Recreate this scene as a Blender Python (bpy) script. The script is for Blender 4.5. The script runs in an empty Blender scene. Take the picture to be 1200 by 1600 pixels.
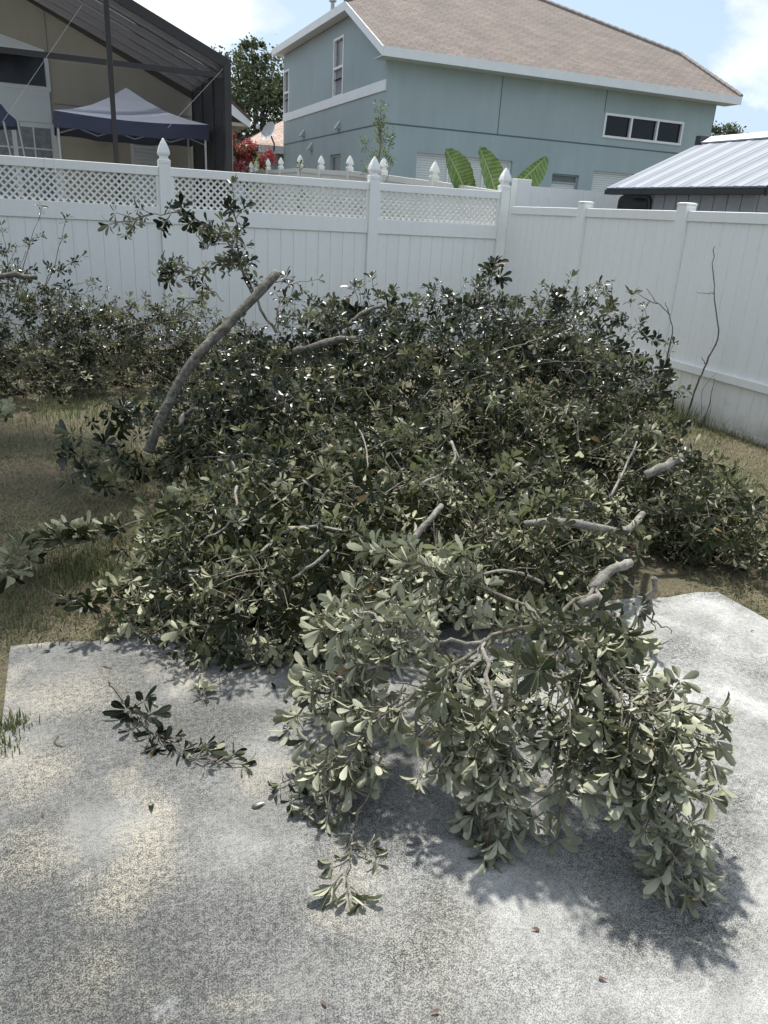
import bpy, math, random
import numpy as np
from mathutils import Matrix, Vector

rng = np.random.default_rng(11)
random.seed(5)
C = bpy.context.scene.collection
SC = bpy.context.scene

# ------------------------------------------------------------------ camera
F_PX, PITCH, ROLL, YAW, CAM_H = 1199.33, 0.370253, -0.0575182, 0.40057, 1.65
_cy, _sy = math.cos(YAW), math.sin(YAW)
FW = np.array([_sy*math.cos(PITCH), _cy*math.cos(PITCH), -math.sin(PITCH)])
_rt = np.array([_cy, -_sy, 0.0]); _dn = -np.cross(_rt, FW)
RT = math.cos(ROLL)*_rt + math.sin(ROLL)*_dn
DN = -math.sin(ROLL)*_rt + math.cos(ROLL)*_dn
CAM = np.array([0, 0, CAM_H])
cam = bpy.data.cameras.new('camera'); camo = bpy.data.objects.new('camera', cam); C.objects.link(camo)
M = Matrix(((RT[0], -DN[0], -FW[0], 0), (RT[1], -DN[1], -FW[1], 0), (RT[2], -DN[2], -FW[2], CAM_H), (0, 0, 0, 1)))
camo.matrix_world = M
cam.sensor_fit = 'VERTICAL'; cam.sensor_height = 36.0; cam.lens = F_PX/1600*36.0
cam.clip_start = 0.05; cam.clip_end = 3000
SC.camera = camo

# ------------------------------------------------------------------ sky, sun, exposure
SUN_EL = math.radians(64); SUN_AZ = math.radians(7)      # azimuth measured from +Y towards +X
sdir = Vector((math.sin(SUN_AZ)*math.cos(SUN_EL), math.cos(SUN_AZ)*math.cos(SUN_EL), math.sin(SUN_EL)))
w = bpy.data.worlds.new('World'); SC.world = w; w.use_nodes = True
nt = w.node_tree; nt.nodes.clear()
def wn(t, **k):
    n = nt.nodes.new(t)
    for a, b in k.items(): setattr(n, a, b)
    return n
out = wn('ShaderNodeOutputWorld'); bg = wn('ShaderNodeBackground'); bg.inputs['Strength'].default_value = 0.14
sky = wn('ShaderNodeTexSky', sky_type='NISHITA'); sky.sun_disc = False
sky.sun_elevation = SUN_EL; sky.sun_rotation = SUN_AZ; sky.air_density = 1.0; sky.dust_density = 2.0; sky.ozone_density = 1.0
tc = wn('ShaderNodeTexCoord'); mp = wn('ShaderNodeMapping')
mp.inputs['Scale'].default_value = (1.0, 1.0, 1.9); mp.inputs['Location'].default_value = (3.32, 1.0, 0.42)
n1 = wn('ShaderNodeTexNoise'); n1.inputs['Scale'].default_value = 3.1; n1.inputs['Detail'].default_value = 12; n1.inputs['Roughness'].default_value = 0.56
n1.inputs['Distortion'].default_value = 0.25
cr = wn('ShaderNodeValToRGB'); cr.color_ramp.elements[0].position = 0.49; cr.color_ramp.elements[1].position = 0.60
n2 = wn('ShaderNodeTexNoise'); n2.inputs['Scale'].default_value = 7.0; n2.inputs['Detail'].default_value = 8
cc = wn('ShaderNodeValToRGB'); cc.color_ramp.elements[0].position = 0.3; cc.color_ramp.elements[0].color = (4.75, 4.8, 4.8, 1)
cc.color_ramp.elements[1].position = 0.62; cc.color_ramp.elements[1].color = (6.9, 6.8, 6.55, 1)
hz = wn('ShaderNodeMixRGB'); hz.inputs[0].default_value = 0.75; hz.inputs[2].default_value = (2.75, 3.5, 4.35, 1)
mx = wn('ShaderNodeMixRGB')
L = nt.links.new
L(tc.outputs['Generated'], mp.inputs[0]); L(mp.outputs[0], n1.inputs['Vector']); L(mp.outputs[0], n2.inputs['Vector'])
L(n1.outputs['Fac'], cr.inputs[0]); L(n2.outputs['Fac'], cc.inputs[0])
L(sky.outputs[0], hz.inputs[1]); L(hz.outputs[0], mx.inputs[1]); L(cc.outputs[0], mx.inputs[2]); L(cr.outputs[0], mx.inputs[0])
L(mx.outputs[0], bg.inputs['Color']); L(bg.outputs[0], out.inputs[0])

sl = bpy.data.lights.new('sun', 'SUN'); sl.energy = 4.1; sl.angle = math.radians(2.6); sl.color = (1, 0.965, 0.9)
so = bpy.data.objects.new('sun', sl); C.objects.link(so); so.location = (0, 0, 30)
so.rotation_euler = (-sdir).to_track_quat('-Z', 'Y').to_euler()
SC.view_settings.view_transform = 'Standard'; SC.view_settings.look = 'None'
SC.view_settings.exposure = 0.62; SC.view_settings.gamma = 1.0; SC.view_settings.use_curve_mapping = False
SC.render.engine = 'CYCLES'; SC.cycles.use_denoising = True; SC.cycles.max_bounces = 8
SC.cycles.transparent_max_bounces = 16

# ------------------------------------------------------------------ pixel -> place helpers (1200 x 1600 photo pixels)
def ray(x, y): return FW + (x-600)/F_PX*RT + (y-800)/F_PX*DN
def G(x, y, z=0.0):
    d = ray(x, y); return CAM + d*((z-CAM_H)/d[2])
def P(x, y, Y):
    d = ray(x, y); return CAM + d*(Y/d[1])
def PX(x, y, X):
    d = ray(x, y); return CAM + d*(X/d[0])
def gz(y):
    t = min(max((y-9.7)/8.5, 0), 1); t = t*t*(3-2*t)
    return -0.03 + 0.85*t

# ------------------------------------------------------------------ materials
def mat(name, col, rough=0.6, metal=0.0, spec=0.5, noise=0.0, nscale=8.0, bump=0.0, bscale=60.0, col2=None):
    m = bpy.data.materials.new(name); m.use_nodes = True
    t = m.node_tree; b = t.nodes['Principled BSDF']
    b.inputs['Base Color'].default_value = (*col, 1); b.inputs['Roughness'].default_value = rough
    b.inputs['Metallic'].default_value = metal; b.inputs['Specular IOR Level'].default_value = spec
    if noise or col2:
        tcn = t.nodes.new('ShaderNodeTexCoord'); n = t.nodes.new('ShaderNodeTexNoise')
        n.inputs['Scale'].default_value = nscale; n.inputs['Detail'].default_value = 6; n.inputs['Roughness'].default_value = .6
        r = t.nodes.new('ShaderNodeValToRGB'); r.color_ramp.elements[0].position = .3; r.color_ramp.elements[1].position = .7
        a = col; c2 = col2 or tuple(min(1, c*(1-noise)) for c in col)
        r.color_ramp.elements[0].color = (*c2, 1); r.color_ramp.elements[1].color = (*a, 1)
        t.links.new(tcn.outputs['Object'], n.inputs['Vector']); t.links.new(n.outputs['Fac'], r.inputs[0])
        t.links.new(r.outputs[0], b.inputs['Base Color'])
    if bump:
        tcn = t.nodes.new('ShaderNodeTexCoord'); n = t.nodes.new('ShaderNodeTexNoise'); n.inputs['Scale'].default_value = bscale
        n.inputs['Detail'].default_value = 4
        bp = t.nodes.new('ShaderNodeBump'); bp.inputs['Strength'].default_value = bump; bp.inputs['Distance'].default_value = .01
        t.links.new(tcn.outputs['Object'], n.inputs['Vector']); t.links.new(n.outputs['Fac'], bp.inputs['Height'])
        t.links.new(bp.outputs[0], b.inputs['Normal'])
    return m
def nd(t, typ, **k):
    n = t.nodes.new(typ)
    for a, b in k.items(): setattr(n, a, b)
    return n
def noise_node(t, vec, scale, detail=6, rough=.6, dist=0):
    n = nd(t, 'ShaderNodeTexNoise'); n.inputs['Scale'].default_value = scale; n.inputs['Detail'].default_value = detail
    n.inputs['Roughness'].default_value = rough; n.inputs['Distortion'].default_value = dist
    t.links.new(vec, n.inputs['Vector']); return n.outputs['Fac']
def ramp(t, fac, stops):
    r = nd(t, 'ShaderNodeValToRGB'); e = r.color_ramp.elements
    while len(e) < len(stops): e.new(0.5)
    for i, (p, c) in enumerate(stops):
        e[i].position = p; e[i].color = (*c, 1) if not isinstance(c, (int, float)) else (c, c, c, 1)
    t.links.new(fac, r.inputs[0]); return r.outputs[0]
def mixc(t, fac, a, b, mode='MIX'):
    n = nd(t, 'ShaderNodeMixRGB', blend_type=mode)
    for i, v in ((0, fac), (1, a), (2, b)):
        if isinstance(v, (int, float)): n.inputs[i].default_value = v
        elif isinstance(v, tuple): n.inputs[i].default_value = (*v, 1)
        else: t.links.new(v, n.inputs[i])
    return n.outputs[0]
def mth(t, op, a, b=None, c=None):
    n = nd(t, 'ShaderNodeMath', operation=op)
    for i, v in enumerate((a, b, c)):
        if v is None: continue
        if isinstance(v, (int, float)): n.inputs[i].default_value = v
        else: t.links.new(v, n.inputs[i])
    return n.outputs[0]

def concrete_mat():
    m = bpy.data.materials.new('weathered_concrete'); m.use_nodes = True; t = m.node_tree; b = t.nodes['Principled BSDF']
    tcn = nd(t, 'ShaderNodeTexCoord'); v = tcn.outputs['Object']
    sep = nd(t, 'ShaderNodeSeparateXYZ'); t.links.new(v, sep.inputs[0])
    big = noise_node(t, v, 1.25, 5, .55, .3)
    mid = noise_node(t, v, 4.2, 10, .72, .5)
    fine = mth(t, 'ADD', mth(t, 'MULTIPLY', noise_node(t, v, 62, 5, .8), .40), mth(t, 'MULTIPLY', noise_node(t, v, 250, 3, .75), .60))
    fine2 = noise_node(t, v, 330, 3, .8)
    base = ramp(t, mid, [(.32, (.265, .265, .252)), (.5, (.375, .375, .36)), (.66, (.50, .50, .485))])
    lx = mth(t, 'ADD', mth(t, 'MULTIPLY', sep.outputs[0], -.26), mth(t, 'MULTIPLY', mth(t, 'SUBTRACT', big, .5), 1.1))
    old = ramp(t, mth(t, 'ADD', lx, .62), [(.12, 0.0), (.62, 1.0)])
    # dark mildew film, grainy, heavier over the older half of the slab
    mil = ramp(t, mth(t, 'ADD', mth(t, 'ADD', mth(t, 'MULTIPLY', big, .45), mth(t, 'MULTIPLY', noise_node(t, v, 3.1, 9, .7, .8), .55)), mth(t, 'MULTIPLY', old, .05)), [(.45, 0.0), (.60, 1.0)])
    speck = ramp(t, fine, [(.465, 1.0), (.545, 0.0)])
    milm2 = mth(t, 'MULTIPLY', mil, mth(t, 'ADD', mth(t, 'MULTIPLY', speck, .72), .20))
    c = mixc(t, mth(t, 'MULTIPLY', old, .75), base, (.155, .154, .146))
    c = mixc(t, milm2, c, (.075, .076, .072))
    # tan worn patches
    tn = noise_node(t, v, 2.3, 5, .6, .6)
    tan = mth(t, 'MULTIPLY', ramp(t, tn, [(.55, 0.0), (.66, 1.0)]), mth(t, 'MULTIPLY', old, ramp(t, fine, [(.36, .25), (.58, 1.0)])))
    c = mixc(t, mth(t, 'MULTIPLY', tan, .8), c, (.50, .455, .37))
    # individual stains: (photo-located spot, radius, amount)
    wv = nd(t, 'ShaderNodeMixRGB', blend_type='ADD'); wv.inputs[0].default_value = .22
    nz = nd(t, 'ShaderNodeTexNoise'); nz.inputs['Scale'].default_value = 6; nz.inputs['Detail'].default_value = 7; t.links.new(v, nz.inputs['Vector']); t.links.new(v, wv.inputs[1]); t.links.new(nz.outputs['Color'], wv.inputs[2])
    def spot(px, py, r, sx=1.0):
        p = G(px, py); mpn = nd(t, 'ShaderNodeMapping', vector_type='TEXTURE'); mpn.inputs['Location'].default_value = (p[0]+.11, p[1]+.11, .11); mpn.inputs['Scale'].default_value = (r*sx, r, 5)
        t.links.new(wv.outputs[0], mpn.inputs[0]); ln = nd(t, 'ShaderNodeVectorMath', operation='LENGTH'); t.links.new(mpn.outputs[0], ln.inputs[0])
        return ramp(t, ln.outputs['Value'], [(.15, 1.0), (1.0, 0.0)])
    grit = ramp(t, fine, [(.48, .05), (.525, 1.0)])
    for px, py, r, sx, a in ((230, 1330, .22, .55, .9), (180, 1390, .14, .8, .8), (60, 1200, .16, 1.0, .75), (420, 1215, .13, .9, .6), (100, 1085, .20, 1.4, .7), (60, 1330, .16, .7, .7), (690, 1500, .18, 1.2, .45), (130, 1530, .12, 1, .6), (250, 1260, .15, .5, .8)):
        c = mixc(t, mth(t, 'MULTIPLY', mth(t, 'MULTIPLY', spot(px, py, r, sx), grit), a), c, (.40, .36, .285))
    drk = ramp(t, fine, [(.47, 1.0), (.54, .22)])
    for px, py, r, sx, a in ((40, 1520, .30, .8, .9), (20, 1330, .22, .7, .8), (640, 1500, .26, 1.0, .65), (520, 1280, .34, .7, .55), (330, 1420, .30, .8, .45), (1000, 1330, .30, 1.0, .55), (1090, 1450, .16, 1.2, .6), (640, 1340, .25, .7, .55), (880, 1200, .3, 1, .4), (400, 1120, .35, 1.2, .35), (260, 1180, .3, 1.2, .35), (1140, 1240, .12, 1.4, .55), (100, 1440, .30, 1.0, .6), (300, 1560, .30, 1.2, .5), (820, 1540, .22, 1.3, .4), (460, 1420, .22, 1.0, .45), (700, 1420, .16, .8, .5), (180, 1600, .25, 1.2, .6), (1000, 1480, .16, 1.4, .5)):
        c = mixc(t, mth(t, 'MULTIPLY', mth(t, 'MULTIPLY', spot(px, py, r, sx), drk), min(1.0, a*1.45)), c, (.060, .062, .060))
    # pale scuffs
    sc = ramp(t, noise_node(t, v, 3.4, 8, .7, 1.2), [(.60, 0.0), (.72, 1.0)])
    c = mixc(t, mth(t, 'MULTIPLY', sc, .35), c, (.60, .605, .60))
    rd = mth(t, 'ABSOLUTE', mth(t, 'SUBTRACT', noise_node(t, v, 2.6, 3, .5, 1.5), .5))
    scr = mth(t, 'MULTIPLY', ramp(t, rd, [(.0, 1.0), (.006, 0.0)]), ramp(t, noise_node(t, v, 1.9, 2, .5), [(.52, 0.0), (.60, 1.0)]))
    c = mixc(t, mth(t, 'MULTIPLY', scr, .22), c, (.62, .62, .60))
    g = ramp(t, fine2, [(.33, .45), (.52, 1.0), (.7, 1.22)])
    c = mixc(t, 1.0, c, g, 'MULTIPLY')
    c = mixc(t, .85, c, ramp(t, fine, [(.40, .42), (.49, 1.0), (.60, 1.22)]), 'MULTIPLY')
    t.links.new(c, b.inputs['Base Color']); b.inputs['Roughness'].default_value = .93; b.inputs['Specular IOR Level'].default_value = .2
    bp = nd(t, 'ShaderNodeBump'); bp.inputs['Strength'].default_value = .35; bp.inputs['Distance'].default_value = .002
    t.links.new(fine, bp.inputs['Height']); t.links.new(bp.outputs[0], b.inputs['Normal'])
    return m

def lawn_mat():
    m = bpy.data.materials.new('dry_lawn_soil'); m.use_nodes = True; t = m.node_tree; b = t.nodes['Principled BSDF']
    v = nd(t, 'ShaderNodeTexCoord').outputs['Object']
    c = ramp(t, noise_node(t, v, 1.6, 8, .65), [(.3, (.165, .130, .088)), (.5, (.120, .106, .062)), (.68, (.072, .086, .036))])
    c = mixc(t, 1.0, c, ramp(t, noise_node(t, v, 70, 4, .8), [(.3, .35), (.7, 1.45)]), 'MULTIPLY')
    t.links.new(c, b.inputs['Base Color']); b.inputs['Roughness'].default_value = .95
    bp = nd(t, 'ShaderNodeBump'); bp.inputs['Strength'].default_value = .9; bp.inputs['Distance'].default_value = .02
    t.links.new(noise_node(t, v, 60, 4, .7), bp.inputs['Height']); t.links.new(bp.outputs[0], b.inputs['Normal'])
    return m

def leaf_mat(name, up0, up1, lo0, lo1, rough=.33, trans=.18, spec=.4):
    """two-sided leaf: glossy upper face, paler matt underside; 'tint' varies each leaf, 'rib' runs 0 (margin) .. 1 (midrib)"""
    m = bpy.data.materials.new(name); m.use_nodes = True; t = m.node_tree; b = t.nodes['Principled BSDF']
    a = nd(t, 'ShaderNodeAttribute', attribute_name='tint'); oi = nd(t, 'ShaderNodeObjectInfo')
    sp = nd(t, 'ShaderNodeSeparateColor'); t.links.new(oi.outputs['Color'], sp.inputs[0])
    ti = mth(t, 'ADD', a.outputs['Fac'], sp.outputs[0])
    geo = nd(t, 'ShaderNodeNewGeometry'); rib = nd(t, 'ShaderNodeAttribute', attribute_name='rib')
    up = mixc(t, ti, up0, up1); lo = mixc(t, ti, lo0, lo1)
    rb = ramp(t, rib.outputs['Fac'], [(.86, 0.0), (.97, 1.0)])
    up = mixc(t, mth(t, 'MULTIPLY', rb, .30), up, (.16, .19, .09)); lo = mixc(t, mth(t, 'MULTIPLY', rb, .45), lo, (.34, .36, .23))
    dead = ramp(t, ti, [(.955, 0.0), (.97, 1.0)])
    up = mixc(t, dead, up, (.20, .125, .05)); lo = mixc(t, dead, lo, (.22, .15, .08))
    c = mixc(t, geo.outputs['Backfacing'], up, lo)
    t.links.new(c, b.inputs['Base Color'])
    r = mth(t, 'ADD', mth(t, 'MULTIPLY', geo.outputs['Backfacing'], .6-rough), rough)
    t.links.new(r, b.inputs['Roughness']); t.links.new(mth(t, 'SUBTRACT', spec, mth(t, 'MULTIPLY', geo.outputs['Backfacing'], spec*.6)), b.inputs['Specular IOR Level'])
    tr = nd(t, 'ShaderNodeBsdfTranslucent'); t.links.new(mixc(t, 1.0, c, (1.0, 1.15, .5), 'MULTIPLY'), tr.inputs[0])
    ms = nd(t, 'ShaderNodeMixShader'); ms.inputs[0].default_value = trans
    t.links.new(b.outputs[0], ms.inputs[1]); t.links.new(tr.outputs[0], ms.inputs[2])
    t.links.new(ms.outputs[0], t.nodes['Material Output'].inputs[0])
    return m

def bark_mat(name, c0, c1, c2):
    m = bpy.data.materials.new(name); m.use_nodes = True; t = m.node_tree; b = t.nodes['Principled BSDF']
    v = nd(t, 'ShaderNodeTexCoord').outputs['Object']
    c = ramp(t, noise_node(t, v, 34, 8, .8, .8), [(.36, c0), (.5, c1), (.64, c2)])
    c = mixc(t, 1.0, c, ramp(t, noise_node(t, v, 9, 4, .6), [(.35, .62), (.6, 1.1)]), 'MULTIPLY')
    t.links.new(c, b.inputs['Base Color']); b.inputs['Roughness'].default_value = .88
    bp = nd(t, 'ShaderNodeBump'); bp.inputs['Strength'].default_value = .9; bp.inputs['Distance'].default_value = .010
    t.links.new(noise_node(t, v, 80, 6, .75, .6), bp.inputs['Height']); t.links.new(bp.outputs[0], b.inputs['Normal'])
    return m

def stucco_mat(name, col, streak=.1):
    m = bpy.data.materials.new(name); m.use_nodes = True; t = m.node_tree; b = t.nodes['Principled BSDF']
    v = nd(t, 'ShaderNodeTexCoord').outputs['Object']
    mpn = nd(t, 'ShaderNodeMapping'); mpn.inputs['Scale'].default_value = (2.2, 2.2, .35); t.links.new(v, mpn.inputs[0])
    c = mixc(t, 1.0, tuple(col), ramp(t, noise_node(t, mpn.outputs[0], 2.2, 7, .65), [(.3, 1-streak), (.55, 1.0), (.72, 1+streak*.9)]), 'MULTIPLY')
    c = mixc(t, 1.0, c, ramp(t, noise_node(t, v, .7, 4, .5), [(.3, .93), (.7, 1.05)]), 'MULTIPLY')
    t.links.new(c, b.inputs['Base Color']); b.inputs['Roughness'].default_value = .9; b.inputs['Specular IOR Level'].default_value = .25
    bp = nd(t, 'ShaderNodeBump'); bp.inputs['Strength'].default_value = .35; bp.inputs['Distance'].default_value = .01
    t.links.new(noise_node(t, v, 45, 4, .6), bp.inputs['Height']); t.links.new(bp.outputs[0], b.inputs['Normal'])
    return m

def vinyl_mat(name, col, dirt):
    m = bpy.data.materials.new(name); m.use_nodes = True; t = m.node_tree; b = t.nodes['Principled BSDF']
    tcn = nd(t, 'ShaderNodeTexCoord'); v = tcn.outputs['Object']; geo = nd(t, 'ShaderNodeNewGeometry')
    mpn = nd(t, 'ShaderNodeMapping'); mpn.inputs['Scale'].default_value = (7, 7, .5); t.links.new(geo.outputs['Position'], mpn.inputs[0])
    st = ramp(t, noise_node(t, mpn.outputs[0], 1.6, 6, .7), [(.42, 0.0), (.75, 1.0)])
    c = mixc(t, mth(t, 'MULTIPLY', st, dirt*2.2), tuple(col), (.52, .52, .44))
    sp = ramp(t, noise_node(t, geo.outputs['Position'], 9, 8, .75), [(.55, 0.0), (.72, 1.0)])
    c = mixc(t, mth(t, 'MULTIPLY', sp, dirt*2.5), c, (.40, .42, .33))
    sep = nd(t, 'ShaderNodeSeparateXYZ'); t.links.new(geo.outputs['Position'], sep.inputs[0])
    z = mth(t, 'ADD', sep.outputs[2], mth(t, 'MULTIPLY', mth(t, 'SUBTRACT', noise_node(t, geo.outputs['Position'], 6, 6, .7), .5), .35))
    c = mixc(t, ramp(t, z, [(.0, .55), (.16, 0.0)]), c, (.42, .38, .29))
    t.links.new(c, b.inputs['Base Color']); b.inputs['Roughness'].default_value = .42; b.inputs['Specular IOR Level'].default_value = .4
    return m

def shingle_mat(name, dark, mid, light):
    m = bpy.data.materials.new(name); m.use_nodes = True; t = m.node_tree; b = t.nodes['Principled BSDF']
    uv = nd(t, 'ShaderNodeUVMap'); v = uv.outputs[0]
    br = nd(t, 'ShaderNodeTexBrick'); br.offset = .37; br.inputs['Scale'].default_value = 1
    br.inputs['Color1'].default_value = (*mid, 1); br.inputs['Color2'].default_value = (*light, 1); br.inputs['Mortar'].default_value = (*dark, 1)
    br.inputs['Mortar Size'].default_value = .012; br.inputs['Mortar Smooth'].default_value = .3; br.inputs['Brick Width'].default_value = .30; br.inputs['Row Height'].default_value = .145
    t.links.new(v, br.inputs['Vector'])
    c = mixc(t, 1.0, br.outputs[0], ramp(t, noise_node(t, v, .8, 6, .6), [(.3, .82), (.7, 1.15)]), 'MULTIPLY')
    c = mixc(t, 1.0, c, ramp(t, noise_node(t, v, 18, 5, .8), [(.3, .8), (.7, 1.18)]), 'MULTIPLY')
    t.links.new(c, b.inputs['Base Color']); b.inputs['Roughness'].default_value = .95
    bp = nd(t, 'ShaderNodeBump'); bp.inputs['Strength'].default_value = .6; bp.inputs['Distance'].default_value = .01; bp.invert = True
    t.links.new(br.outputs['Fac'], bp.inputs['Height']); t.links.new(bp.outputs[0], b.inputs['Normal'])
    return m

def blinds_mat(name):
    m = bpy.data.materials.new(name); m.use_nodes = True; t = m.node_tree; b = t.nodes['Principled BSDF']
    sep = nd(t, 'ShaderNodeSeparateXYZ'); t.links.new(nd(t, 'ShaderNodeTexCoord').outputs['Object'], sep.inputs[0])
    s = mth(t, 'FRACT', mth(t, 'MULTIPLY', sep.outputs[2], 17))
    c = ramp(t, s, [(0, (.30, .33, .33)), (.25, (.60, .63, .62)), (.8, (.66, .69, .68)), (1, (.4, .43, .43))])
    t.links.new(c, b.inputs['Base Color']); b.inputs['Roughness'].default_value = .35
    return m

def screen_mat(name, col, through):
    m = bpy.data.materials.new(name); m.use_nodes = True; t = m.node_tree; b = t.nodes['Principled BSDF']
    b.inputs['Base Color'].default_value = (*col, 1); b.inputs['Roughness'].default_value = .55
    tr = nd(t, 'ShaderNodeBsdfTransparent'); ms = nd(t, 'ShaderNodeMixShader'); ms.inputs[0].default_value = through
    t.links.new(b.outputs[0], ms.inputs[1]); t.links.new(tr.outputs[0], ms.inputs[2])
    t.links.new(ms.outputs[0], t.nodes['Material Output'].inputs[0])
    return m

MAT = {
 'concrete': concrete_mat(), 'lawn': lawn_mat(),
 'vinyl': vinyl_mat('white_vinyl', (.85, .855, .84), .05), 'vinyl_dirty': vinyl_mat('weathered_white_vinyl', (.80, .80, .775), .14),
 'leaf': leaf_mat('glossy_leaf', (.004, .0075, .0035), (.019, .029, .011), (.085, .092, .056), (.25, .255, .165), .30, .10, .38),
 'leaf_wilt': leaf_mat('wilting_leaf', (.010, .015, .006), (.060, .068, .031), (.20, .205, .127), (.48, .475, .325), .42, .10, .28),
 'leaf_pale': leaf_mat('pale_wilted_leaf', (.030, .037, .019), (.245, .25, .172), (.23, .233, .165), (.49, .488, .372), .48, .10, .28),
 'leaf_green': leaf_mat('fresh_leaf', (.035, .065, .014), (.10, .155, .035), (.14, .18, .08), (.24, .28, .15), .4, .3),
 'oak_leaf': leaf_mat('oak_leaf', (.050, .062, .036), (.130, .150, .085), (.08, .095, .055), (.15, .17, .105), .6),
 'pink': leaf_mat('crape_myrtle_flower', (.32, .035, .07), (.62, .13, .18), (.3, .04, .07), (.55, .12, .17), .6),
 'banana': mat('banana_leaf', (.15, .225, .055), .35, col2=(.08, .14, .03), nscale=6),
 'banana_rib': mat('banana_midrib', (.30, .36, .15), .4),
 'bark': bark_mat('grey_bark', (.040, .036, .029), (.130, .120, .100), (.27, .255, .22)),
 'bark_pale': bark_mat('sun_bleached_bark', (.13, .118, .098), (.29, .27, .235), (.42, .40, .355)),
 'twig': bark_mat('twig_bark', (.095, .080, .058), (.20, .175, .135), (.33, .30, .25)),
 'cut': mat('sawn_wood', (.56, .46, .31), .8, noise=.25, nscale=40),
 'teal': stucco_mat('blue_grey_stucco', (.345, .420, .435), .045),
 'groove': mat('stucco_groove', (.10, .14, .15), .9),
 'tan': stucco_mat('tan_stucco', (.46, .42, .34), .05),
 'trim': mat('white_trim_paint', (.76, .79, .80), .5, noise=.08, nscale=3),
 'soffit': mat('soffit_paint', (.55, .59, .60), .7),
 'shingle': shingle_mat('brown_shingle', (.075, .060, .052), (.165, .135, .117), (.215, .178, .157)),
 'tile': shingle_mat('clay_tile_roof', (.14, .09, .07), (.40, .28, .23), (.52, .40, .35)),
 'glass': mat('dark_window_glass', (.008, .009, .011), .08, spec=.3),
 'glass_grey': mat('screened_window_glass', (.14, .16, .17), .35, noise=.25, nscale=4),
 'blinds': blinds_mat('white_blinds'),
 'curtain': mat('grey_curtain', (.30, .32, .36), .8, noise=.45, nscale=14),
 'bronze': mat('dark_bronze_aluminium', (.030, .028, .029), .38, metal=.3),
 'screen': screen_mat('insect_screen', (.035, .035, .038), .90),
 'screen_dark': screen_mat('privacy_screen', (.030, .028, .036), .10),
 'screen_roof': screen_mat('screen_roof_cloth', (.085, .083, .092), .13),
 'tent_top': mat('faded_blue_canopy_cloth', (.62, .66, .80), .7, noise=.12, nscale=2.2),
 'tent_val': mat('navy_canopy_cloth', (.062, .072, .135), .8, noise=.2, nscale=6),
 'tent_leg': mat('grey_tent_frame', (.48, .49, .50), .4, metal=.4),
 'shed_wall': mat('grey_shed_siding', (.315, .32, .335), .85, noise=.18, nscale=9),
 'shed_roof': mat('blue_grey_metal_roof', (.150, .172, .215), .55, metal=.0, noise=.14, nscale=2.2),
 'shed_roof2': mat('pale_metal_roof', (.21, .235, .275), .55, metal=.0, noise=.1, nscale=2.2),
 'shed_trim': mat('black_shed_trim', (.022, .023, .025), .5),
 'ridge': mat('white_ridge_cap', (.78, .79, .80), .4),
 'dish': mat('satellite_dish_grey', (.42, .44, .46), .5),
 'metal': mat('galvanised_vent', (.42, .45, .46), .45, metal=.5),
 'dead': mat('dry_brown_leaf', (.125, .075, .042), .8, noise=.4, nscale=60),
 'stone': mat('grey_paver', (.30, .27, .25), .9, noise=.3, nscale=12),
}
# grass blades: colour from the 'tint' attribute
def grass_mat():
    m = bpy.data.materials.new('grass_blades'); m.use_nodes = True; t = m.node_tree; b = t.nodes['Principled BSDF']
    a = nd(t, 'ShaderNodeAttribute', attribute_name='tint')
    c = ramp(t, a.outputs['Fac'], [(0, (.26, .205, .135)), (.4, (.225, .20, .115)), (.6, (.125, .145, .055)), (1, (.072, .115, .030))])
    t.links.new(c, b.inputs['Base Color']); b.inputs['Roughness'].default_value = .75
    tr = nd(t, 'ShaderNodeBsdfTranslucent'); t.links.new(c, tr.inputs[0])
    ms = nd(t, 'ShaderNodeMixShader'); ms.inputs[0].default_value = .25
    t.links.new(b.outputs[0], ms.inputs[1]); t.links.new(tr.outputs[0], ms.inputs[2])
    t.links.new(ms.outputs[0], t.nodes['Material Output'].inputs[0])
    return m
MAT['grass'] = grass_mat()
def banana_mat():
    m = MAT['banana']; t = m.node_tree; b = t.nodes['Principled BSDF']; src = b.inputs['Base Color'].links[0].from_socket
    a = nd(t, 'ShaderNodeAttribute', attribute_name='vein')
    sn = mth(t, 'SINE', mth(t, 'ADD', mth(t, 'MULTIPLY', a.outputs['Fac'], 3.14), mth(t, 'MULTIPLY', noise_node(t, nd(t, 'ShaderNodeTexCoord').outputs['Object'], 5), 4.0)))
    c = mixc(t, 1.0, src, ramp(t, mth(t, 'ADD', mth(t, 'MULTIPLY', sn, .5), .5), [(0, .78), (.6, 1.0), (1, 1.35)]), 'MULTIPLY')
    t.links.new(c, b.inputs['Base Color'])
banana_mat()

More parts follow.
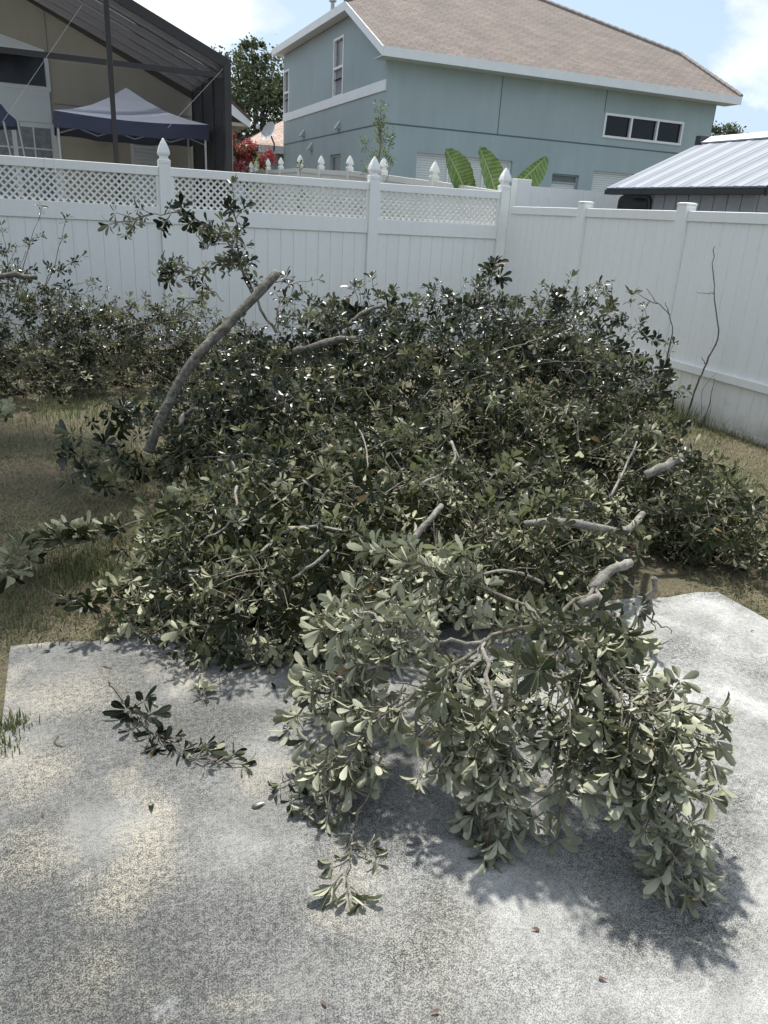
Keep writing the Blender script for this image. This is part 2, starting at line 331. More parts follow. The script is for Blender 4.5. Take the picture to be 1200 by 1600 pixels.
# ------------------------------------------------------------------ object helpers
def tag(o, label=None, cat=None, group=None, kind=None):
    if label: o['label'] = label
    if cat: o['category'] = cat
    if group: o['group'] = group
    if kind: o['kind'] = kind
    return o
def empty(name, loc=(0, 0, 0), label=None, cat=None, group=None):
    o = bpy.data.objects.new(name, None); C.objects.link(o); o.location = tuple(loc); o.empty_display_size = .1
    return tag(o, label, cat, group)
def link(name, me, m, parent=None):
    o = bpy.data.objects.new(name, me); C.objects.link(o)
    if m is not None and not me.materials: me.materials.append(MAT[m] if isinstance(m, str) else m)
    if parent is not None:
        o.parent = parent
        l = Vector(parent.location)
        if parent.parent is not None: l = l + Vector(parent.parent.location)
        o.matrix_parent_inverse = Matrix.Translation(-l) if parent.type == 'EMPTY' else Matrix.Identity(4)
    return o
class MB:
    """collects faces given in world coordinates"""
    def __init__(s): s.v = []; s.f = []; s.uv = None
    def poly(s, pts):
        i = len(s.v); s.v += [tuple(map(float, p)) for p in pts]; s.f.append(tuple(range(i, i+len(pts))))
    def hexa(s, a):   # 8 points: bottom 4, top 4
        i = len(s.v); s.v += [tuple(map(float, p)) for p in a]
        s.f += [tuple(i+k for k in q) for q in ((3,2,1,0),(4,5,6,7),(0,1,5,4),(1,2,6,5),(2,3,7,6),(3,0,4,7))]
    def box(s, x0, x1, y0, y1, z0, z1):
        s.hexa([(x0,y0,z0),(x1,y0,z0),(x1,y1,z0),(x0,y1,z0),(x0,y0,z1),(x1,y0,z1),(x1,y1,z1),(x0,y1,z1)])
    def prism(s, pts, off):   # planar polygon extruded along off
        n = len(pts); i = len(s.v); off = np.array(off, float)
        s.v += [tuple(map(float, p)) for p in pts] + [tuple(map(float, np.array(p, float)+off)) for p in pts]
        s.f.append(tuple(i+k for k in range(n))[::-1]); s.f.append(tuple(i+n+k for k in range(n)))
        for k in range(n): s.f.append((i+k, i+(k+1) % n, i+n+(k+1) % n, i+n+k))
    def lathe(s, c, prof, n=4, rot=math.pi/4):
        i = len(s.v); c = np.array(c, float)
        for r, z in prof:
            for k in range(n):
                a = rot+2*math.pi*k/n; s.v.append((c[0]+r*math.cos(a), c[1]+r*math.sin(a), c[2]+z))
        for j in range(len(prof)-1):
            for k in range(n): s.f.append((i+j*n+k, i+j*n+(k+1) % n, i+(j+1)*n+(k+1) % n, i+(j+1)*n+k))
        s.f.append(tuple(i+k for k in range(n))[::-1]); s.f.append(tuple(i+(len(prof)-1)*n+k for k in range(n)))
    def tube(s, pts, radii, n=6):
        pts = [np.array(p, float) for p in pts]; i = len(s.v); m = len(pts)
        up = np.array([.31, .17, .93])
        for j, p in enumerate(pts):
            d = pts[min(j+1, m-1)] - pts[max(j-1, 0)]; d /= np.linalg.norm(d)+1e-9
            a = np.cross(d, up); a /= np.linalg.norm(a)+1e-9; b = np.cross(d, a)
            r = radii[j] if hasattr(radii, '__len__') else radii
            for k in range(n):
                t = 2*math.pi*k/n; s.v.append(tuple(p + r*(math.cos(t)*a + math.sin(t)*b)))
        for j in range(m-1):
            for k in range(n): s.f.append((i+j*n+k, i+j*n+(k+1) % n, i+(j+1)*n+(k+1) % n, i+(j+1)*n+k))
        s.f.append(tuple(i+k for k in range(n))[::-1]); s.f.append(tuple(i+(m-1)*n+k for k in range(n)))
    def build(s, name, m, parent=None, smooth=False, bevel=0):
        me = bpy.data.meshes.new(name); me.from_pydata(s.v, [], s.f); me.update()
        import bmesh
        bm = bmesh.new(); bm.from_mesh(me); bmesh.ops.recalc_face_normals(bm, faces=bm.faces)
        if bevel: bmesh.ops.bevel(bm, geom=bm.edges[:], offset=bevel, segments=1, affect='EDGES')
        bm.to_mesh(me); bm.free()
        if smooth: me.polygons.foreach_set('use_smooth', [True]*len(me.polygons))
        return link(name, me, m, parent)
def boxpart(name, m, parent, *b, bevel=0):
    q = MB(); q.box(*b); return q.build(name, m, parent, bevel=bevel)

# ================================================================== SETTING
def ground():
    xs = np.array([-400, -60, -20, -8, -4, -2, 0, 2, 4, 6, 8, 12, 20, 60, 400.]); ys = np.array([-300, -20, -4, 0, 2, 4, 6, 8, 9.7, 11, 12, 13, 14, 15, 16, 17, 18.2, 30, 60, 1500.])
    v = [(x, y, gz(y)) for y in ys for x in xs]; n = len(xs)
    f = [(j*n+i, j*n+i+1, (j+1)*n+i+1, (j+1)*n+i) for j in range(len(ys)-1) for i in range(n-1)]
    me = bpy.data.meshes.new('ground'); me.from_pydata(v, [], f); me.update()
    tag(link('ground', me, 'lawn'), 'patchy dry lawn with bare sandy soil', 'lawn', kind='structure')
ground()
def slab():
    # concrete pad; its far edge is slightly ragged
    q = MB(); top = []
    for k in range(33):
        t = k/32; x = -.31+3.18*t; y = 2.93-.43*t + (.012*math.sin(k*1.7)+.010*math.sin(k*4.1) if 0 < k < 32 else 0)
        top.append((x, y, 0.0))
    top += [(2.90, 2.0, 0), (3.0, -4, 0), (-.2, -4, 0), (-.315, 2.0, 0)]
    q.prism([(x, y, -.12) for x, y, z in top], (0, 0, .12))
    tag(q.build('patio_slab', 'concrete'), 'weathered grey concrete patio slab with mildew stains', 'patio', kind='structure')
slab()

# ------------------------------------------------------------------ fences
CAPPROF = [(.090, 0), (.090, .030), (.078, .040), (.058, .052), (.058, .072), (.085, .092), (.088, .108), (.074, .150), (.046, .200), (.012, .245), (.001, .250)]
def post(par, x, y, z0, z1, wd=.125, cap='gothic', m='vinyl', sc=1.0):
    h = wd/2; p = boxpart('post', m, par, x-h, x+h, y-h, y+h, z0, z1, bevel=.004)
    q = MB()
    if cap == 'gothic': q.lathe((x, y, z1+.001), [(r*sc, z*sc) for r, z in CAPPROF])
    else: q.box(x-h-.003, x+h+.003, y-h-.003, y+h+.003, z1+.001, z1+.016); q.lathe((x, y, z1+.016), [(.09, 0), (.06, .006)])
    c = q.build('post_cap', m, p, smooth=False)
    c.matrix_parent_inverse = Matrix.Identity(4)
    c.parent = p
    # p carries its vertices in world space under an Empty; undo the Empty's own offset only once
    c.matrix_parent_inverse = p.matrix_world.inverted() if False else Matrix.Identity(4)
    return p
def clip_rect(poly, x0, x1, z0, z1):
    def cl(pts, ins, inter):
        o = []
        for i in range(len(pts)):
            a, b = pts[i-1], pts[i]
            if ins(b):
                if not ins(a): o.append(inter(a, b))
                o.append(b)
            elif ins(a): o.append(inter(a, b))
        return o
    for ax, lim, sg in ((0, x0, 1), (0, x1, -1), (1, z0, 1), (1, z1, -1)):
        if not poly: return []
        ins = lambda p: sg*(p[ax]-lim) >= 0
        def inter(a, b):
            t = (lim-a[ax])/(b[ax]-a[ax]); return (a[0]+t*(b[0]-a[0]), a[1]+t*(b[1]-a[1]))
        poly = cl(poly, ins, inter)
    return poly
def lattice(par, x0, x1, z0, z1, y, m='vinyl_dirty'):
    pitch = .0755; wd = .029/math.sqrt(2)*2/2*1.41; hgt = z1-z0
    for sgn, yy in ((1, y), (-1, y+.0085)):
        a = x0-hgt if sgn > 0 else x0
        n = int((x1-x0+hgt)/pitch)+1
        for k in range(n):
            b = a+k*pitch+.02
            if sgn > 0: pl = [(b, z0), (b+wd, z0), (b+wd+hgt, z1), (b+hgt, z1)]
            else: pl = [(b, z0), (b+wd, z0), (b+wd-hgt, z1), (b-hgt, z1)]
            pl = clip_rect(pl, x0, x1, z0, z1)
            if len(pl) < 3: continue
            ar = abs(sum(pl[i-1][0]*pl[i][1]-pl[i][0]*pl[i-1][1] for i in range(len(pl))))/2
            if ar < 2e-4: continue
            q = MB(); q.prism([(px, yy, pz) for px, pz in pl], (0, .007, 0)); q.build('lattice_slat', m, par)
_boardcache = {}
def boards(par, axis, a0, a1, c, z0, z1, wd, m='vinyl', th=.022, zf=None):
    """tongue-and-groove boards from a0 to a1 along axis ('x' or 'y'), front face at c facing -y or -x"""
    n = max(1, round((a1-a0)/wd)); s = (a1-a0)/n; ch = .007
    key = (axis, round(s, 4), round(z1-z0, 4), m)
    me = _boardcache.get(key)
    for k in range(n):
        u = a0+k*s
        if me is None:
            q = MB(); pr = [(0.0005, th), (0.0005, ch), (ch, 0), (s-ch, 0), (s-.0005, ch), (s-.0005, th)]
            pts = [(p, d, 0) if axis == 'x' else (d, p, 0) for p, d in pr]
            q.prism(pts, (0, 0, z1-z0)); o = q.build('board', m, par); me = o.data; _boardcache[key] = me
        else: o = link('board', me, None, par)
        o.location = ((u, c, z0) if axis == 'x' else (c, u, z0))
YB = 9.45; XF = 5.49
def back_fence():
    t = empty('lattice_fence', (0, YB, -.03), 'white vinyl privacy fence with lattice top and pointed post caps', 'fence')
    px = [-3.75, -1.30, 1.155, 3.615, 5.43]
    for x in px: post(t, x, YB, -.2, 2.03)
    for a, b in zip(px[:-1], px[1:]):
        a += .0625; b -= .0625
        boxpart('top_rail', 'vinyl', t, a, b, YB-.035, YB+.035, 1.905, 1.995, bevel=.004)
        boxpart('middle_rail', 'vinyl', t, a, b, YB-.035, YB+.035, 1.415, 1.585, bevel=.004)
        boxpart('bottom_rail', 'vinyl', t, a, b, YB-.035, YB+.035, .06, .20, bevel=.004)
        boxpart('side_channel', 'vinyl', t, a, a+.035, YB-.022, YB+.022, 1.586, 1.904)
        boxpart('side_channel', 'vinyl', t, b-.035, b, YB-.022, YB+.022, 1.586, 1.904)
        lattice(t, a+.036, b-.036, 1.586, 1.904, YB-.008)
        boards(t, 'x', a, b, YB-.012, .201, 1.414, .152)
    h = empty('over_fence_hook', (0.0, YB, 1.99), 'pair of white hooks hung over the lattice fence rail', 'hook')
    for dx in (-.04, .05):
        q = MB(); z = 2.003; x = P(77, 250, YB)[0]+dx
        q.tube([(x, YB-.042, 1.86), (x, YB-.044, z), (x, YB+.044, z), (x, YB+.046, 1.90)], .006, 5); q.build('wire', 'vinyl', h)
    q = MB(); x = P(77, 250, YB)[0]; q.tube([(x-.04, YB-.046, 1.87), (x+.05, YB-.046, 1.87)], .005, 5); q.build('cross_wire', 'vinyl', h)
back_fence()
def right_fence():
    t = empty('privacy_fence', (XF, 4, -.03), 'plain white vinyl fence with flat-capped posts and low bottom panel', 'fence')
    py = [7.72, 6.13, 4.52, 2.9, 1.28, -.34]
    for y in py: post(t, XF, y, -.2, 1.875, cap='flat', m='vinyl')
    ys = [9.45-.07]+py
    for a, b in zip(ys[:-1], ys[1:]):
        b, a = b+.0625, a-.0625; 
        boxpart('top_rail', 'vinyl', t, XF-.030, XF+.030, b, a, 1.735, 1.825, bevel=.004)
        boxpart('middle_rail', 'vinyl', t, XF-.045, XF+.030, b, a, .400, .475, bevel=.004)
        boxpart('bottom_rail', 'vinyl', t, XF-.026, XF+.026, b, a, -.035, .012)
        boards(t, 'y', b, a, XF-.012, .476, 1.734, .15)
        boards(t, 'y', b, a, XF-.016, .013, .399, .15, 'vinyl_dirty')
right_fence()
def neighbour_fences():
    t = empty('far_lattice_fence', (XF, 12, gz(12)), 'white vinyl fence with a row of pointed caps below the blue house', 'fence')
    caps = [(680, 252), (600, 246), (547, 243), (502, 243), (469, 242), (439, 246), (419, 248), (400, 251), (392.5, 253)]
    pts = [(XF, 9.45+.0, 2.28)]
    for x, y in caps:
        p = PX(x, y, XF); pts.append((XF, p[1], p[2]))
    for (_, y, z) in pts[1:]: post(t, XF, y, gz(y)-.1, z-.25, m='vinyl_dirty')
    for a, b in zip(pts[:-1], pts[1:]):
        ya, yb = a[1]+.066, b[1]-.066; za, zb = a[2]-.28, b[2]-.28
        def rail(name, up, lo, th, m='vinyl_dirty'):
            q = MB(); q.hexa([(XF-th, ya, za-lo), (XF+th, ya, za-lo), (XF+th, yb, zb-lo), (XF-th, yb, zb-lo), (XF-th, ya, za-up), (XF+th, ya, za-up), (XF+th, yb, zb-up), (XF-th, yb, zb-up)]); q.build(name, m, t)
        rail('top_rail', 0, .09, .03); rail('middle_rail', .45, .60, .03)
        rail('board_panel', .091, .449, .008); rail('lower_panel', .601, 1.9, .010)
    # continuation fence on the right, board tops showing
    t2 = empty('board_fence', (8, 9.8, -.03), 'plain white board fence with square post beside the banana plant', 'fence')
    Y = 9.80
    x0 = P(804, 282, Y)[0]; x1 = P(827, 282, Y)[0]; z1 = P(815, 280, Y)[2]
    boxpart('post', 'vinyl', t2, x0, x1, Y-.07, Y+.07, -.2, z1, bevel=.004)
    zt = P(900, 296.2, Y)[2]
    boards(t2, 'x', x1+.001, x1+5.4, Y-.012, .0, zt, .18)
    boxpart('post', 'vinyl', t2, x1+5.41, x1+5.54, Y-.07, Y+.07, -.2, z1, bevel=.004)
neighbour_fences()

# ------------------------------------------------------------------ blue-grey house
def quad_uv(me, origin, u, v):
    uvl = me.uv_layers.new(name='UVMap'); o = Vector(origin); u = Vector(u).normalized(); v = Vector(v).normalized()
    for lp in me.loops:
        p = me.vertices[lp.vertex_index].co - o; uvl.data[lp.index].uv = (p.dot(u), p.dot(v))
def wall_holes(name, m, par, plane, c, a0, a1, z0, z1, holes, depth=.14, topfn=None):
    """wall in plane x=c ('x', running along y) or y=c ('y', running along x) with recessed openings"""
    q = MB(); A = sorted({a0, a1, *[h[0] for h in holes], *[h[1] for h in holes]}); Z = sorted({z0, z1, *[h[2] for h in holes], *[h[3] for h in holes]})
    pt = (lambda a, z, d=0: (a, c+d, z)) if plane == 'y' else (lambda a, z, d=0: (c+d, a, z))
    for i in range(len(A)-1):
        for j in range(len(Z)-1):
            am, zm = (A[i]+A[i+1])/2, (Z[j]+Z[j+1])/2
            if any(h[0] < am < h[1] and h[2] < zm < h[3] for h in holes): continue
            q.poly([pt(A[i], Z[j]), pt(A[i+1], Z[j]), pt(A[i+1], Z[j+1]), pt(A[i], Z[j+1])])
    for h in holes:
        r = [(h[0], h[2]), (h[1], h[2]), (h[1], h[3]), (h[0], h[3])]
        for k in range(4):
            a, b = r[k], r[(k+1) % 4]; q.poly([pt(*a), pt(*b), pt(*b, depth), pt(*a, depth)])
    return q.build(name, m, par)
def window(par, plane, c, a0, a1, z0, z1, glass='glass', splits=(), hsplit=None, fw=.055, proud=.0, frame='trim', blind=None):
    """framed window whose frame front sits at c-proud, glass behind it"""
    def bx(q, u0, u1, w0, w1, d0, d1):
        if plane == 'y': q.box(u0, u1, c+d0, c+d1, w0, w1)
        else: q.box(c+d0, c+d1, u0, u1, w0, w1)
    f = MB()
    bx(f, a0, a1, z0, z0+fw, -proud, .06); bx(f, a0, a1, z1-fw, z1, -proud, .06)
    bx(f, a0, a0+fw, z0+fw, z1-fw, -proud, .06); bx(f, a1-fw, a1, z0+fw, z1-fw, -proud, .06)
    for s in splits: bx(f, s-fw/2, s+fw/2, z0+fw, z1-fw, -proud, .058)
    w_ = f.build('window', frame, par)
    edges = [a0+fw]
    for s in splits: edges += [s-fw/2, s+fw/2]
    edges.append(a1-fw)
    zr = [(z0+fw, z1-fw)] if hsplit is None else [(z0+fw, hsplit-fw/2), (hsplit+fw/2, z1-fw)]
    if hsplit is not None:
        g = MB(); bx(g, a0+fw, a1-fw, hsplit-fw/2, hsplit+fw/2, -proud, .057); g.build('sash_bar', frame, w_)
    for i in range(0, len(edges), 2):
        for j, (b0, b1) in enumerate(zr):
            g = MB(); bx(g, edges[i]+.001, edges[i+1]-.001, b0+.001, b1-.001, .03, .04)
            mm = glass if not isinstance(glass, tuple) else glass[j % len(glass)]
            g.build('pane', mm, w_)
    return w_
def blue_house():
    YW, XL, XR = 20.1, 7.92, 18.42
    zb = .3
    t = empty('blue_house', (13, 20, gz(20)), 'two-storey blue-grey stucco house with brown shingle roof and white fascia', 'house')
    # front wall with window openings
    A = P(945.7, 175.9, YW); B = P(1061.9, 227.7, YW); big = (A[0], P(1068.6, 192, YW)[0], B[2], A[2])
    W1 = (P(652, 238, YW)[0], P(801, 252, YW)[0], 1.7, P(700, 242.5, YW)[2])
    W2 = (P(863.5, 270, YW)[0], P(905, 274, YW)[0], 1.7, P(880, 272, YW)[2])
    W3 = (P(928, 266, YW)[0], P(976, 271, YW)[0]+.35, 1.7, P(945, 268, YW)[2])
    zt = 5.20
    wall_holes('front_wall', 'teal', t, 'y', YW, XL, XR, zb, zt, [big, W1, W2, W3])
    wd = (big[1]-big[0])/3
    window(t, 'y', YW+.02, *big, glass='glass', splits=(big[0]+wd, big[0]+2*wd), fw=.06, proud=.05)
    window(t, 'y', YW+.08, W1[0], W1[1], W1[2], W1[3], glass='blinds', splits=(P(703, 250, YW)[0], P(758, 255, YW)[0]), fw=.05)
    window(t, 'y', YW+.08, W2[0], W2[1], W2[2], W2[3], glass=('blinds', 'glass_grey'), hsplit=W2[3]-.22, fw=.04, frame='teal')
    window(t, 'y', YW+.08, W3[0], W3[1], W3[2], W3[3], glass='blinds', fw=.05)
    # left (gable side) wall with a step up to the taller eave
    S1 = (PX(537, 100, XL)[1], PX(521.5, 100, XL)[1], PX(528, 152, XL)[2], PX(530, 58, XL)[2])
    S2 = (PX(452, 150, XL)[1], PX(443.5, 150, XL)[1], PX(447, 180, XL)[2], PX(447, 110, XL)[2])
    S3 = (PX(532, 250, XL)[1], PX(516, 250, XL)[1], 2.0, PX(524, 241, XL)[2])
    yk, ye = 22.5, 30.0
    wall_holes('side_wall', 'teal', t, 'x', XL, YW, ye, zb, zt, [S3, (S1[0], S1[1], S1[2], zt), (S2[0], S2[1], S2[2], zt)])
    wall_holes('upper_side_wall', 'teal', t, 'x', XL, yk, ye, zt, 6.60, [(S1[0], S1[1], zt, S1[3]), (S2[0], S2[1], zt, S2[3])])
    q = MB(); q.poly([(XL, YW, zt), (XL, yk, zt), (XL, yk, 6.60)]); q.build('gable_wall', 'teal', t)
    for S in (S1, S2):
        window(t, 'x', XL+.03, S[0], S[1], S[2], S[3], glass=('curtain', 'glass_grey'), hsplit=(S[2]+S[3])/2, fw=.06, proud=.05)
    window(t, 'x', XL+.05, S3[0], S3[1], S3[2], S3[3], glass='glass_grey', fw=.07, frame='teal')
    q = MB(); q.box(XR-.02, XR, YW, ye, zb, zt); q.box(XL, XR, ye, ye+.02, zb, 6.55); q.build('back_wall', 'teal', t)
    # trim band, control joints
    z0, z1 = PX(605, 140.3, XL)[2], PX(606, 123, XL)[2]
    boxpart('trim_band', 'trim', t, XL-.03, XL-.001, YW+.02, ye, z0, z1)
    zg = P(604, 192.5, YW)[2]
    boxpart('control_joint', 'groove', t, XL-.006, XR, YW-.006, YW-.001, zg-.018, zg+.018)
    boxpart('control_joint', 'groove', t, XL-.006, XL-.001, YW, ye, zg-.018, zg+.018)
    for px in (783, 948):
        x = P(px, 150, YW)[0]
        q = MB(); q.box(x-.012, x+.012, YW-.005, YW-.001, (big[3]+.02 if px > 900 else zg+.02), zt-.05); q.build('control_joint', 'groove', t)
    # roof
    yE, xl, xr, zE = 19.62, 7.60, 18.82, 5.37
    kz = zE+.5*(yk-yE); yr = (yk+ye+.4)/2; dz = yr-yk; rz = kz+.5*dz
    rl, rr = xl+dz, xr-dz
    roofs = MB()
    fr = [(xl, yE, zE), (xr, yE, zE), (xr, yk, kz), (rr, yr, rz), (rl, yr, rz), (xl, yk, kz)]
    me = bpy.data.meshes.new('roof'); me.from_pydata(fr, [], [tuple(range(6))]); me.update(); quad_uv(me, (xl, yE, zE), (1, 0, 0), (0, 1, .5))
    r = link('roof', me, 'shingle', t)
    for nm, pl, u, v in (('hip_slope', [(xl, yk, kz), (rl, yr, rz), (xl, ye+.4, kz)], (0, 1, 0), (1, 0, .5)), ('hip_slope', [(xr, yk, kz), (xr, ye+.4, kz), (rr, yr, rz)], (0, 1, 0), (-1, 0, .5)),
                         ('rear_slope', [(xl, ye+.4, kz), (rl, yr, rz), (rr, yr, rz), (xr, ye+.4, kz)], (1, 0, 0), (0, -1, .5))):
        me = bpy.data.meshes.new(nm); me.from_pydata(pl, [], [tuple(range(len(pl)))]); me.update(); quad_uv(me, pl[0], u, v); link(nm, me, 'shingle', r)
    # hip cap shingles
    for a, b in (((xl, yk, kz), (rl, yr, rz)), ((xr, yk, kz), (rr, yr, rz)), ((xr, yE, zE), (xr, yk, kz)), ((rl, yr, rz), (rr, yr, rz))):
        q = MB(); a, b = np.array(a), np.array(b); n = int(np.linalg.norm(b-a)/.25)
        for k in range(n):
            p0 = a+(b-a)*k/n; p1 = a+(b-a)*(k+1.1)/n; q.tube([p0+[0, 0, .01], p1+[0, 0, .035]], .07, 6)
        o = q.build('ridge_cap', MAT['dead'] if False else 'stone', r)
    fh = .21
    boxpart('fascia', 'trim', t, xl, xr, yE-.03, yE-.002, zE-fh, zE-.004)
    for X0, X1 in ((xl-.03, xl-.002), (xr+.002, xr+.03)):
        q = MB(); q.prism([(X0, yE-.03, zE-fh-.004), (X0, yk, kz-fh), (X0, yk, kz-.004), (X0, yE-.03, zE-.006)], (X1-X0, 0, 0)); q.build('rake_board', 'trim', t)
        boxpart('fascia', 'trim', t, X0, X1, yk+.002, ye+.4, kz-fh, kz-.004)
    boxpart('soffit', 'soffit', t, xl, xr, yE, YW+.1, zE-fh+.005, zE-fh+.03)
    q = MB(); q.hexa([(xl, yE+.01, zE-fh+.032), (XL+.1, yE+.01, zE-fh+.032), (XL+.1, yk, kz-fh+.02), (xl, yk, kz-fh+.02), (xl, yE+.01, zE-fh+.05), (XL+.1, yE+.01, zE-fh+.05), (XL+.1, yk, kz-fh+.04), (xl, yk, kz-fh+.04)]); q.build('soffit', 'soffit', t)
    boxpart('soffit', 'soffit', t, xl, XL+.1, yk+.003, ye+.4, kz-fh+.02, kz-fh+.04)
    boxpart('soffit', 'soffit', t, XR-.1, xr, yk+.003, ye+.4, kz-fh+.02, kz-fh+.04)
    q = MB(); q.prism([(XL-.02, YW+.05, zE-fh-.02), (XL-.02, yk, kz-fh-.0), (XL-.02, yk, kz-.08), (XL-.02, YW+.05, zE-.08)], (.02, 0, 0)); q.build('frieze', 'teal', t)
    # vents
    for px, py in ((475, 208), (530, 196), (487, 229)):
        p = PX(px, py, XL); q = MB()
        q.prism([(XL-.001, p[1]-.10, p[2]-.10), (XL-.16, p[1]-.10, p[2]-.10), (XL-.001, p[1]-.10, p[2]+.12)], (0, .2, 0)); q.build('wall_vent', 'metal', t)
    q = MB(); px_, py_ = 8.75, 27.2; zz = kz+.5*(px_-xl)
    q.tube([(px_, py_, zz-.1), (px_, py_, zz+.42)], .06, 8); q.tube([(px_, py_, zz+.42), (px_, py_, zz+.56)], .12, 8); q.build('flue_pipe', 'metal', t)
    q = MB(); q.box(12.6, 14.0, yr-.9, yr-.55, rz-.40, rz-.24); q.build('roof_vent', 'shed_trim', t)
blue_house()

# ------------------------------------------------------------------ tan house, screen enclosure, canopy tents
def tan_house():
    t = empty('tan_house', (1, 16.5, gz(16.4)), 'tan stucco house with gabled wall and white-framed glazing behind the screen enclosure', 'house')
    Y = 16.36; fl = gz(16.4)
    q = MB(); q.prism([(-7, Y, fl), (2.75, Y, fl), (2.75, Y, 3.42), (.2, Y, 4.58), (-3.5, Y, 6.2), (-7, Y, 4.6)], (0, .25, 0)); q.build('wall', 'tan', t)
    def pp(x, y): p = P(x, y, Y-.02); return (p[0], p[2])
    def panel(name, pts, m, d0=-.03, d1=-.002, par=t):
        q = MB(); q.prism([(x, Y+d0, z) for x, z in pts], (0, d1-d0, 0)); return q.build(name, m, par)
    # tall glazed bay at the left
    x0 = -2.2; xe = pp(72, 110)[0]
    zt, zb = pp(36, 84)[1], pp(36, 134)[1]
    panel('transom_panel', [(x0, pp(0, 84)[1]+.02), (xe, pp(70, 84)[1]+.02), (xe, pp(70, 78)[1]), (x0, pp(0, 49)[1]+.35)], 'trim')
    f = panel('transom_window', [(x0, zb-.05), (xe+.05, zb-.05), (xe+.05, zt), (x0, zt)], 'trim')
    panel('pane', [(x0+.05, zb+.02), (xe-.02, zb+.02), (xe-.02, zt-.03), (x0+.05, zt-.03)], 'glass', -.04, -.031, f)
    xr = pp(82, 200)[0]
    panel('wall_panel', [(x0, pp(40, 190)[1]), (xr, pp(40, 190)[1]), (xr, zb-.055), (x0, zb-.055)], 'trim', -.045, -.002)
    d = panel('patio_door', [(x0, fl), (xr+.05, fl), (xr+.05, pp(40, 190)[1]-.004), (x0, pp(40, 190)[1]-.004)], 'trim', -.04)
    for a, b in ((-2.1, -1.35), (-1.28, -.58), (-.50, xr-.04)):
        g = panel('pane', [(a, fl+.1), (b, fl+.1), (b, pp(40, 198)[1]), (a, pp(40, 198)[1])], 'curtain', -.05, -.041, d)
    for a, b in ((-1.28, -.58), (-.50, xr-.04)):
        panel('mullion', [((a+b)/2-.012, fl+.1), ((a+b)/2+.012, fl+.1), ((a+b)/2+.012, pp(40, 198)[1]), ((a+b)/2-.012, pp(40, 198)[1])], 'trim', -.058, -.051, d)
        panel('mullion', [(a, pp(50, 232)[1]-.012), (b, pp(50, 232)[1]-.012), (b, pp(50, 232)[1]+.012), (a, pp(50, 232)[1]+.012)], 'trim', -.060, -.0585, d)
    # control joints
    xj = pp(71, 40)[0]
    panel('control_joint', [(xj-.008, zt+.06), (xj+.008, zt+.06), (xj+.008, 4.55), (xj-.008, 4.55)], 'stone', -.006)
    zj = pp(95, 163)[1]
    panel('control_joint', [(xr+.06, zj-.01), (2.7, zj-.01), (2.7, zj+.01), (xr+.06, zj+.01)], 'stone', -.006)
    # louvred door
    a, b = pp(204, 230)[0], pp(251, 230)[0]; zt2 = pp(225, 208)[1]
    s = panel('louvre_door', [(a, fl), (b, fl), (b, zt2), (a, zt2)], 'trim', -.03)
    for k in range(18):
        z = zt2-.09-k*.062; q = MB(); q.hexa([(a+.05, Y-.055, z-.05), (b-.05, Y-.055, z-.05), (b-.05, Y-.032, z), (a+.05, Y-.032, z), (a+.05, Y-.06, z-.045), (b-.05, Y-.06, z-.045), (b-.05, Y-.034, z+.008), (a+.05, Y-.034, z+.008)]); q.build('louvre', 'trim', s)
    l = pp(155, 212); q = MB(); q.prism([(l[0]-.09, Y-.1, l[1]-.09), (l[0]+.09, Y-.1, l[1]-.09), (l[0]+.07, Y-.1, l[1]+.1), (l[0]-.07, Y-.1, l[1]+.1)], (0, .098, 0)); q.build('wall_light', 'bronze', t)
    # gable roof over the wall, and its right wing with white eave
    q = MB(); q.prism([(3.1, Y-.05, 3.35), (-3.5, Y-.05, 6.34), (-3.5, Y-.05, 6.20), (3.1, Y-.05, 3.20)], (0, 5.5, 0)); q.build('roof', 'shingle', t)
    Yw = 22.0; A = P(360, 160, Yw); B = P(392, 190, Yw); B2 = P(391, 200, Yw); A2 = P(360, 178, Yw); e = P(368, 230, Yw)[0]
    q = MB(); q.box(-3, e, Yw+.35, Yw+8, gz(Yw), P(368, 188, Yw)[2]); q.build('wing_wall', 'tan', t)
    q = MB(); dx = (A[0]-B[0], 0, A[2]-B[2]); k = 4.0
    q.prism([B, B2, (A2[0]+(A2[0]-B2[0])*k, Yw, A2[2]+(A2[2]-B2[2])*k), (A[0]+dx[0]*k, Yw, A[2]+dx[2]*k)], (0, .04, 0)); q.build('wing_fascia', 'trim', t)
    q = MB(); q.prism([(B2[0]-.01, Yw+.041, B2[2]+.02), (e-.8, Yw+.041, B2[2]+.02), (e-.8, Yw+.041, B2[2]+.1), (B2[0]-.01, Yw+.041, B[2]-.05)], (0, 8, 0)); q.build('wing_soffit', 'tan', t)
    q = MB(); q.prism([(B[0]+.02, Yw-.02, B[2]+.003), (A[0]+dx[0]*k, Yw-.02, A[2]+dx[2]*k+.003), (A[0]+dx[0]*k, Yw-.02, A[2]+dx[2]*k+.09), (B[0]+.02, Yw-.02, B[2]+.06)], (0, 8, 0)); q.build('wing_roof', 'tile', t)
tan_house()
